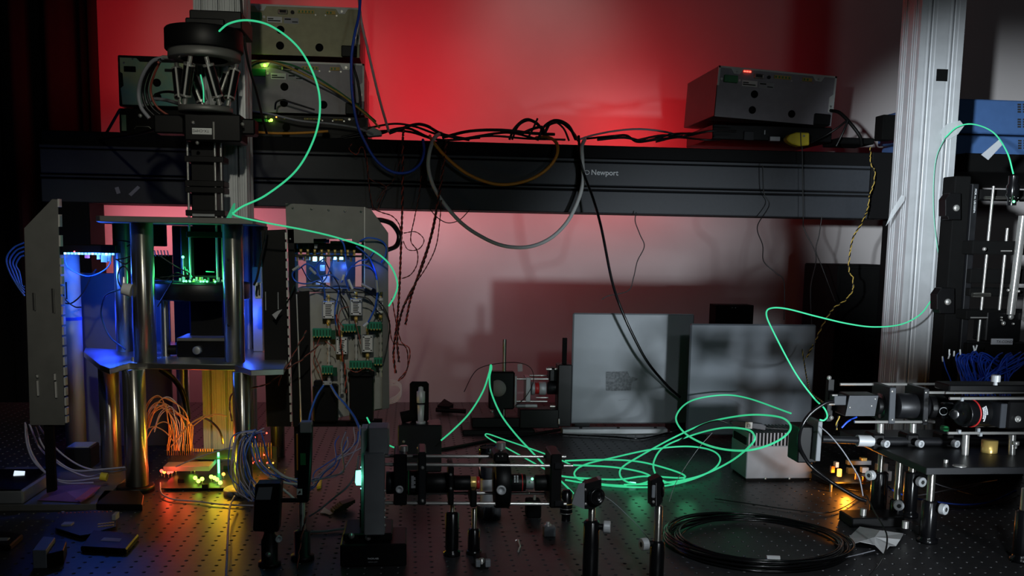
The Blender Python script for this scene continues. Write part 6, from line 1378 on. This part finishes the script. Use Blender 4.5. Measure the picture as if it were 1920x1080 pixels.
cable('black_cable', 'thick black cable bulging out behind the rack corner', [(705, 412, 1.985), (716, 413, 2.0), (735, 420, 2.03), (748, 440, 2.04), (744, 460, 2.03), (728, 468, 2.0), (715, 470, 1.986)], .0052, 'black_gloss')
# black cables on the right, around the camera rig
cable('black_cable', 'thick grey sheathed camera cable curving down to the table', [(1563, 752, 1.66), (1545, 757, 1.66), (1520, 775, 1.66), (1503, 800, 1.66), (1498, 830, 1.67), (1507, 855, 1.68), (1525, 878, 1.68), (1560, 905, 1.66), (1605, 932, 1.64), (1625, 940, 1.63)], .0036, 'black_gloss', seg=8)
cable('thin_cable', 'thin pale fibre arching past the grey upright plate', [(1535, 798, 1.64), (1555, 815, 1.62), (1580, 845, 1.60), (1602, 880, 1.58), (1612, 900, 1.57), (1618, 930, 1.55)], .0011, 'grey_cable')
cable('black_cable', 'thin black cable looping over the tissue', [(1625, 930, 1.5), (1640, 960, 1.45), (1655, 985, 1.41), (1663, 1005, 1.39), (1661, 1030, 1.37), (1650, 1055, 1.36), (1630, 1080, 1.36)], .0013, 'black_wire')
cable('blue_cable', 'blue cable running along behind the breadboard posts', [G(1653, 892, .05), G(1668, 915, .03), G(1700, 930, .012), G(1750, 940, .008), G(1810, 946, .005), G(1860, 940, .004), G(1905, 920, .02)], .0018, 'blue_cable', world=True)
cable('blue_cable', 'short blue cable end under the camera body', [(1578, 802, 1.67), (1590, 790, 1.67), (1606, 782, 1.68)], .0018, 'blue_cable')
for k, p in enumerate(([(1750, 905, .05), (1770, 912, .03), (1800, 918, .01), (1840, 908, .01)], [(1715, 930, .01), (1760, 922, .01), (1830, 907, .01), (1870, 900, .02)], [(1760, 953, .004), (1810, 953, .004), (1870, 945, .004), (1910, 930, .004)], [(1795, 920, .004), (1830, 928, .004), (1860, 925, .004)], [(1530, 900, .004), (1580, 915, .004), (1615, 925, .004), (1560, 960, .003), (1480, 955, .003), (1410, 945, .003), (1340, 935, .003)])):
    cable('thin_cable', ('thin grey wire curling up under the raised breadboard', 'pale thin wire crossing under the raised breadboard', 'dark thin cable lying along the blue cable', 'short thin wire lying behind the front corner post', 'thin dark cable sweeping over the table from the amber board')[k], [G(*q) for q in p], .0011, 'grey_cable' if k < 2 else 'black_wire', world=True)
cable('black_cable', 'black cable lying along the foot of the back panels', [G(1050, 814, .004), G(1150, 819, .004), G(1200, 822, .004), G(1250, 812, .005), G(1300, 798, .03), G(1340, 780, .06)], .0025, 'black_gloss', world=True)
cable('black_cable', 'black cable lying across the table behind the front cage', [G(745, 850, .004), G(830, 842, .004), G(930, 823, .004), G(1000, 814, .004), G(1050, 806, .006)], .004, 'black_wire', world=True)
cable('thin_cable', 'hair thin fibre hanging from the front card mount', [(1128, 927, 1.36), (1150, 942, 1.37), (1175, 965, 1.38), (1200, 990, 1.39), (1218, 1012, 1.40)], .0006, 'grey_cable')
cable('thin_cable', 'hair thin fibre rising steeply through the green coil', [(1335, 812, 1.9), (1310, 840, 1.85), (1282, 880, 1.8), (1265, 910, 1.75), (1255, 940, 1.7)], .0007, 'grey_cable')
cable('thin_wire', 'thin black arching wire over the back mirror mount', [(870, 735, 2.46), (885, 705, 2.46), (900, 690, 2.46), (930, 682, 2.46), (970, 680, 2.44), (995, 690, 2.44), (1000, 715, 2.44), (985, 745, 2.44), (960, 765, 2.44)], .0011, 'black_wire', cat='wire')

# coax and wires in the rack
rn = random.Random(8)
C = lambda lab, p, r=.0014, m='blue_coax', Y=1.965: cable('coax_cable', lab, [(x, y, Y+.006*((i*7+len(lab)) % 3)) for i, (x, y) in enumerate(p)], r, m, group='coax cables in the rack')
C('blue coax rising tall through the rack middle', [(635, 446), (645, 460), (649, 490), (652, 510), (648, 525), (655, 545)], .0017)
C('blue coax arching over the rack corner sheet', [(675, 452), (690, 446), (712, 450), (724, 462), (722, 480), (715, 492)], .0017)
C('blue coax sweeping down to the right amplifier sleeve', [(668, 462), (690, 480), (702, 505), (708, 530), (707, 555), (702, 580), (690, 605)], .0018)
C('second blue coax along the rack right side', [(660, 500), (685, 497), (702, 510), (709, 540), (706, 565)], .0014)
C('blue coax running down behind the lower amplifier', [(635, 545), (632, 565), (628, 585), (630, 610)], .0015)
C('blue coax joining the first upper amplifier', [(588, 510), (600, 520), (606, 535), (609, 550), (609, 560)], .0017)
C('blue coax bowed low left in the rack', [(556, 500), (548, 515), (555, 528), (575, 532), (600, 525)], .0015)
C('blue coax crossing the lit gap to the right', [(640, 530), (655, 505), (672, 490), (690, 485), (702, 470)], .0015)
C('blue coax wave under the connector row', [(560, 505), (575, 495), (592, 505), (600, 518), (620, 515), (635, 525)], .0015)
C('short blue coax below the brightest lights', [(608, 485), (598, 492), (590, 505), (580, 515)], .0014)
C('black coax wave crossing the rack middle', [(565, 500), (580, 525), (600, 530), (630, 545), (650, 570), (655, 595)], .0013, 'black_wire')
C('black coax leaving the rack to the left', [(553, 535), (545, 555), (536, 570)], .0013, 'black_wire')
C('black coax falling from the connectors to the middle', [(610, 490), (620, 510), (635, 535), (640, 560), (650, 585)], .0013, 'black_wire')
C('black coax sweeping to the right rack edge', [(655, 540), (680, 545), (705, 560), (722, 580), (730, 605), (728, 640), (718, 680)], .0013, 'black_wire')
C('black coax crossing to the right amplifier', [(660, 555), (690, 560), (705, 580), (715, 590)], .0012, 'black_wire')
C('blue coax deep in the lit gap', [(625, 482), (620, 500), (612, 520), (600, 535)], .0014)
for k, (a, b) in enumerate((((549, 507), (561, 499)), ((580, 502), (592, 514)), ((653, 524), (661, 542)), ((690, 605), (682, 612)), ((678, 533), (697, 543)), ((706, 525), (708, 548)), ((642, 525), (645, 515)))):
    o = MB().tube([P(a[0], a[1], 1.955), P(b[0], b[1], 1.955)], .0027, 8).build('heat_shrink_sleeve', 'grey_label' if k in (0, 1, 4, 5) else 'white_label')
    tag(o, ('pale sleeve on the coax at the rack left edge', 'pale sleeve on the coax left of the bright lights', 'white sleeve on the middle amplifier coax', 'white bent sleeve above the right green terminal', 'pale sleeve lying aslant at the rack right', 'pale sleeve on the coax at the corner sheet', 'small white sleeve below the blue lights')[k], 'sleeve', 'coax sleeves in the rack')
cable('blue_cable', 'blue cable from the junction tag down to the left', [(607, 722, 1.955), (595, 740, 1.95), (585, 765, 1.93), (579, 790, 1.90), (577, 815, 1.86)], .0022, 'blue_coax')
cable('blue_cable', 'blue cable from the junction tag down to the right', [(620, 722, 1.955), (632, 742, 1.95), (650, 762, 1.93), (666, 785, 1.88), (677, 812, 1.82), (681, 825, 1.80)], .0026, 'blue_coax')
for k, p in enumerate(([(588, 640), (590, 665), (600, 690), (605, 715)], [(600, 632), (592, 655), (588, 680), (598, 700)], [(665, 600), (672, 625), (676, 645)], [(655, 575), (640, 580), (635, 600), (645, 615)], [(610, 640), (625, 650), (628, 658)], [(650, 690), (668, 698), (685, 690), (700, 695)])):
    cable('thin_wire', ('thin brown wire on the rack left under the terminal', 'thin brown wire curving to the low left terminal', 'thin brown wire right of the lower amplifier', 'thin brown wire round the middle amplifier', 'thin brown wire beside the lower amplifier', 'thin brown wire under the low middle terminal')[k], [(x, y, 1.965) for x, y in p], .0009, 'brown_wire', cat='wire', group='thin brown wires in the rack')

# wire bundles at the tower base
rn = random.Random(31)
for k in range(14):
    x0 = rn.uniform(276, 300); y0 = rn.uniform(742, 770); xe = 315+k*3.4; Yk = rn.uniform(1.98, 2.05)
    pts = [(x0-10, y0+40, Yk+.02), (x0+2, y0+8, Yk), (x0+22, y0-3, Yk), (xe-4, y0+18+rn.uniform(-4, 8), Yk), (xe+2, 810, Yk+.01), (xe+rn.uniform(-3, 6), 845, Yk+.02)]
    cable('ribbon_wire', 'thin pink orange wire of the fan behind the near left pillar', pts, .0011, rn.choice(('orange_wire', 'orange_wire', 'pink_cable', 'lilac_wire')), cat='wire', group='pink orange wires at the tower base', n=6, seg=5)
for k, p in enumerate(([(272, 830), (285, 805), (305, 791), (322, 800), (330, 825), (335, 845)], [(360, 800), (385, 782), (405, 777), (425, 780)], [(325, 830), (350, 800), (375, 785), (400, 780)], [(272, 805), (290, 800), (310, 810), (325, 828)], [(320, 838), (340, 815), (360, 792), (385, 778)])):
    cable('orange_wire', ('orange wire arching high beside the near left pillar', 'orange wire bowing over the yellow lit column', 'second orange wire rising to the yellow lit column', 'orange wire running flat behind the near left pillar', 'orange wire rising from the pin row')[k], [(x, y, 1.96) for x, y in p], .0012, 'orange_wire', cat='wire')
cable('black_cable', 'black cable with plug curving to the yellow lit column foot', [(375, 780, 2.0), (395, 790, 2.0), (410, 805, 2.0), (416, 820, 2.0), (418, 832, 2.0)], .0022, 'black_wire')
cable('black_cable', 'thick black hose curving down behind the middle plate', [(300, 692, 2.1), (325, 710, 2.1), (342, 735, 2.08), (350, 765, 2.06), (352, 785, 2.05)], .006, 'black_gloss')
for k in range(20):
    x1_ = rn.uniform(470, 500); xl = rn.uniform(430, 462); Yk = rn.uniform(1.80, 1.85)
    if k < 12: pts = [(x1_, 806+rn.uniform(-4, 8), Yk), (xl+10, 818+rn.uniform(-5, 5), Yk-.01), (xl, 850+rn.uniform(-10, 10), Yk-.02), (xl+rn.uniform(-2, 12), 890, Yk-.02), (xl+rn.uniform(8, 30), 920, Yk-.02), (rn.uniform(465, 485), 940, Yk-.01)]
    else: pts = [(x1_-10, 806+rn.uniform(-4, 6), Yk), (x1_-4, 830, Yk-.01), (x1_+6, 865, Yk-.01), (x1_+25, 890+rn.uniform(-6, 6), Yk-.02), (x1_+55, 900+rn.uniform(-8, 12), Yk-.03), (x1_+85, 905+rn.uniform(-10, 20), Yk-.04)]
    cable('blue_wire', 'thin blue lilac wire of the bundle spilling round the near right pillar', pts, .0011, rn.choice(('blue_coax', 'lilac_wire', 'blue_coax')), cat='wire', group='blue lilac wires at the near right pillar', n=6, seg=5)
t = thing('pin_header_board', 'small upright board with red glowing pins right of the tower', 'circuit board', G(490, 890)); hb_ = G(472, 885); MB().box((hb_.x, hb_.y+.02, 0), (hb_.x+.05, hb_.y+.03, .05)).build('board', 'pcb_dark', t)
for (x, y, m) in ((474, 868, 'led_red'), (478, 865, 'led_red'), (487, 864, 'led_red'), (501, 868, 'led_red'), (505, 876, 'led_amber'), (512, 868, 'led_amber'), (478, 820, 'led_red'), (500, 812, 'led_red'), (495, 853, 'led_red')):
    MB().ball(P(x, y, hb_.y+.012), .0018, 7, 5).build('red_light', m, t)
for k in range(8): c = P(474+k*5, 860, hb_.y+.018); MB().cyl(c, c+Vector((0, 0, .035)), .0008, seg=5).build('pin', 'copper', t)
lit(t, P(490, 862, hb_.y-.01), (1.0, .12, .03), .012, .004)
for k, p in enumerate(([(47, 792), (50, 830), (62, 862), (90, 890), (125, 902), (185, 896), (200, 893)], [(66, 800), (80, 835), (105, 862), (140, 882), (190, 880), (235, 876)], [(72, 798), (95, 830), (125, 858), (160, 877), (205, 884), (236, 880)], [(48, 795), (58, 845), (85, 885), (120, 905), (175, 905)], [(55, 795), (75, 840), (110, 870), (160, 893), (190, 888)])):
    cable('lilac_cable', ('outermost lilac cable drooping from the far left sheet', 'lilac cable drooping from the sheet to the near pillar', 'lilac cable nearest the grey module', 'lowest lilac cable sagging over the purple bag', 'lilac cable in the middle of the drooping five')[k], [(x, y, 1.88+.01*k) for x, y in p], .0017, 'lilac_wire', group='lilac cables drooping at the far left')
t = thing('yellow_tie', 'yellow cable tie wrapped round the lilac cables', 'cable tie', P(195, 895, 1.885)); MB().cyl(P(189, 893, 1.885), P(201, 895, 1.885), .008, seg=14).build('band', 'yellow_plastic', t)
cable('lilac_cable', 'long lilac cable running down to the front table edge', [(440, 930, 1.80), (431, 950, 1.72), (428, 990, 1.58), (426, 1030, 1.47), (424, 1082, 1.37)], .0017, 'lilac_wire')
cable('lilac_cable', 'lilac cable lying flat past the front of the tower', [G(300, 905, .01), G(303, 925, .006), G(325, 936, .004), G(370, 940, .004), G(420, 946, .004), G(475, 948, .004)], .0015, 'lilac_wire', world=True)
cable('lilac_cable', 'thin lilac cable rising over the lime lights', [(330, 875, 1.9), (360, 862, 1.88), (400, 848, 1.86), (436, 838, 1.85)], .0013, 'lilac_wire')
rn = random.Random(77)
for k in range(8):
    Yk = rn.uniform(1.62, 1.78); x0 = rn.uniform(632, 690); x1_ = rn.uniform(596, 640)
    cable('lilac_wire', 'thin pale blue wire of the fan right of the slim post', [(x0, 795+rn.uniform(0, 30), Yk+.06), (x0-rn.uniform(0, 10), 840+rn.uniform(-8, 8), Yk+.03), (x1_+12, 872+rn.uniform(-6, 10), Yk), (x1_-10, 892+rn.uniform(-6, 10), Yk-.01), (586, 903+rn.uniform(-8, 14), Yk-.02), (570, 908+rn.uniform(-6, 22), Yk-.02)], .0013, rn.choice(('lilac_wire', 'blue_coax', 'lilac_wire')), cat='wire', group='pale blue wires right of the slim post', n=6, seg=5)
cable('lilac_cable', 'pale blue cable sweeping past the laser target to the table', [(672, 855, 1.62), (668, 885, 1.60), (652, 912, 1.59), (628, 932, 1.60), (600, 955, 1.61), (580, 968, 1.62)], .0017, 'lilac_wire')
cable('lilac_cable', 'pale cable lying flat behind the kinematic base', [G(580, 997, .003), G(610, 996, .003), G(640, 992, .004), G(680, 988, .01)], .0022, 'grey_cable', world=True)
for k, p in enumerate(([(500, 870), (530, 892), (556, 900)], [(515, 905), (540, 925), (556, 940)], [(505, 895), (535, 905), (558, 908)])):
    cable('white_wire', ('upper thick white wire between meter and slim post', 'lower thick white wire between meter and slim post', 'middle white wire between meter and slim post')[k], [(x, y, 1.6) for x, y in p], .0022, 'white_cable', cat='wire')
for k in range(4):
    cable('blue_cable', ('outer blue cable at the left picture edge behind the sheet', 'second blue cable at the left picture edge', 'third blue cable at the left picture edge', 'inner blue cable at the left picture edge')[k], [(45, 455+k*8, 1.95), (25+k*4, 465+k*6, 1.95), (12+k*6, 485+k*4, 1.95), (18+k*6, 510, 1.95), (32+k*3, 535, 1.95), (46, 555-k*6, 1.95)], .0016, 'blue_coax')
for k, p in enumerate(([(215, 450), (235, 452), (247, 456), (238, 462)], [(218, 487), (235, 484), (250, 478)], [(217, 486), (235, 495), (245, 488)], [(300, 480), (330, 500), (355, 515), (300, 520)], [(285, 520), (310, 525), (330, 512), (350, 520)], [(295, 575), (310, 550), (325, 525)])):
    cable('thin_wire', ('thin black wire bridging the far left pillars, top one', 'thin black wire bridging the far left pillars, middle one', 'thin black wire bridging the far left pillars, lowest one', 'thin black wire curling beside the green lights', 'thin black wire lying left of the green lights', 'thin black wire slanting up to the drum')[k], [(x, y, 1.99) for x, y in p], .0014, 'black_wire', cat='wire')
o = []; c = P(232, 520, 1.94)
for k in range(25): a = 2*math.pi*k/24; o.append((c.x+.011*math.cos(a), 1.94, c.z+.021*math.sin(a)))
tag(MB().tube(o, .0014, 6).build('wire_ring', 'black_wire'), 'oval ring of black wire hanging on the far left pillar', 'wire')
cable('blue_cable', 'thin blue cable looping low behind the tube', [(120, 469, 2.12), (124, 496, 2.12), (140, 510, 2.12), (165, 518, 2.12), (190, 510, 2.11), (206, 495, 2.11), (210, 469, 2.11)], .0013, 'blue_coax')
cable('black_cable', 'thin black cable sagging before the blue tube', [(118, 568, 2.12), (135, 568, 2.12), (155, 550, 2.12), (170, 520, 2.12), (180, 505, 2.11)], .0016, 'black_wire')
cable('black_cable', 'second thin black cable sagging before the blue tube', [(116, 535, 2.12), (122, 560, 2.12), (140, 575, 2.12), (152, 576, 2.13)], .0016, 'black_wire')
cable('black_cable', 'black cable hanging down the rack left sheet with a paper flag', [(500, 425, 1.95), (497, 450, 1.95), (488, 490, 1.95), (482, 520, 1.95), (476, 535, 1.95)], .0024, 'black_wire')
tagflag('white paper flag hanging before the rack left sheet', [(510, 590), (520, 583), (529, 580), (522, 590), (517, 599)], 1.96)
t = thing('torn_tape', 'scrap of torn white tape lying behind the slim post', 'tape', G(615, 965)); MB().prism([G(x, y, .002) for x, y in ((600, 962), (608, 952), (616, 957), (624, 963), (618, 966), (610, 963))], (0, 0, .001)).build('scrap', 'white_label', t)
t = thing('clip_stack', 'small pile of dark spring clips lying on the table', 'clips', G(640, 955))
for k in range(5): MB().prism([G(x+k*4, y-k*3, .002+k*.002) for x, y in ((620, 958), (645, 950), (650, 955), (626, 964))], (0, 0, .006)).build('clip', 'black', t)
t = thing('yellow_bit', 'little yellow plastic clip lying under the pale wires', 'clip', G(600, 915)); MB().prism([G(x, y, 0) for x, y in ((594, 918), (596, 904), (604, 903), (602, 916))], (0, 0, .006)).build('clip', 'yellow_plastic', t, bev=.001)
for k in range(5): cable('pink_wire', 'thin pink wire of the small bundle below the rack corner', [(728, 712+k*3, 2.1), (745, 715+k*2, 2.1), (753, 725+k*3, 2.1), (745, 740+k*3, 2.1), (728, 750+k*2, 2.1)], .0011, 'pink_cable', cat='wire', group='pink wires below the rack corner', n=6, seg=5)
tagflag('small white paper flag hanging under the overhead shelf left of the column', [(215, 352), (222, 350), (226, 362), (219, 364)], 2.597)
tagflag('dim paper flag hanging aslant under the overhead shelf', [(241, 364), (258, 348), (263, 352), (246, 368)], 2.597)
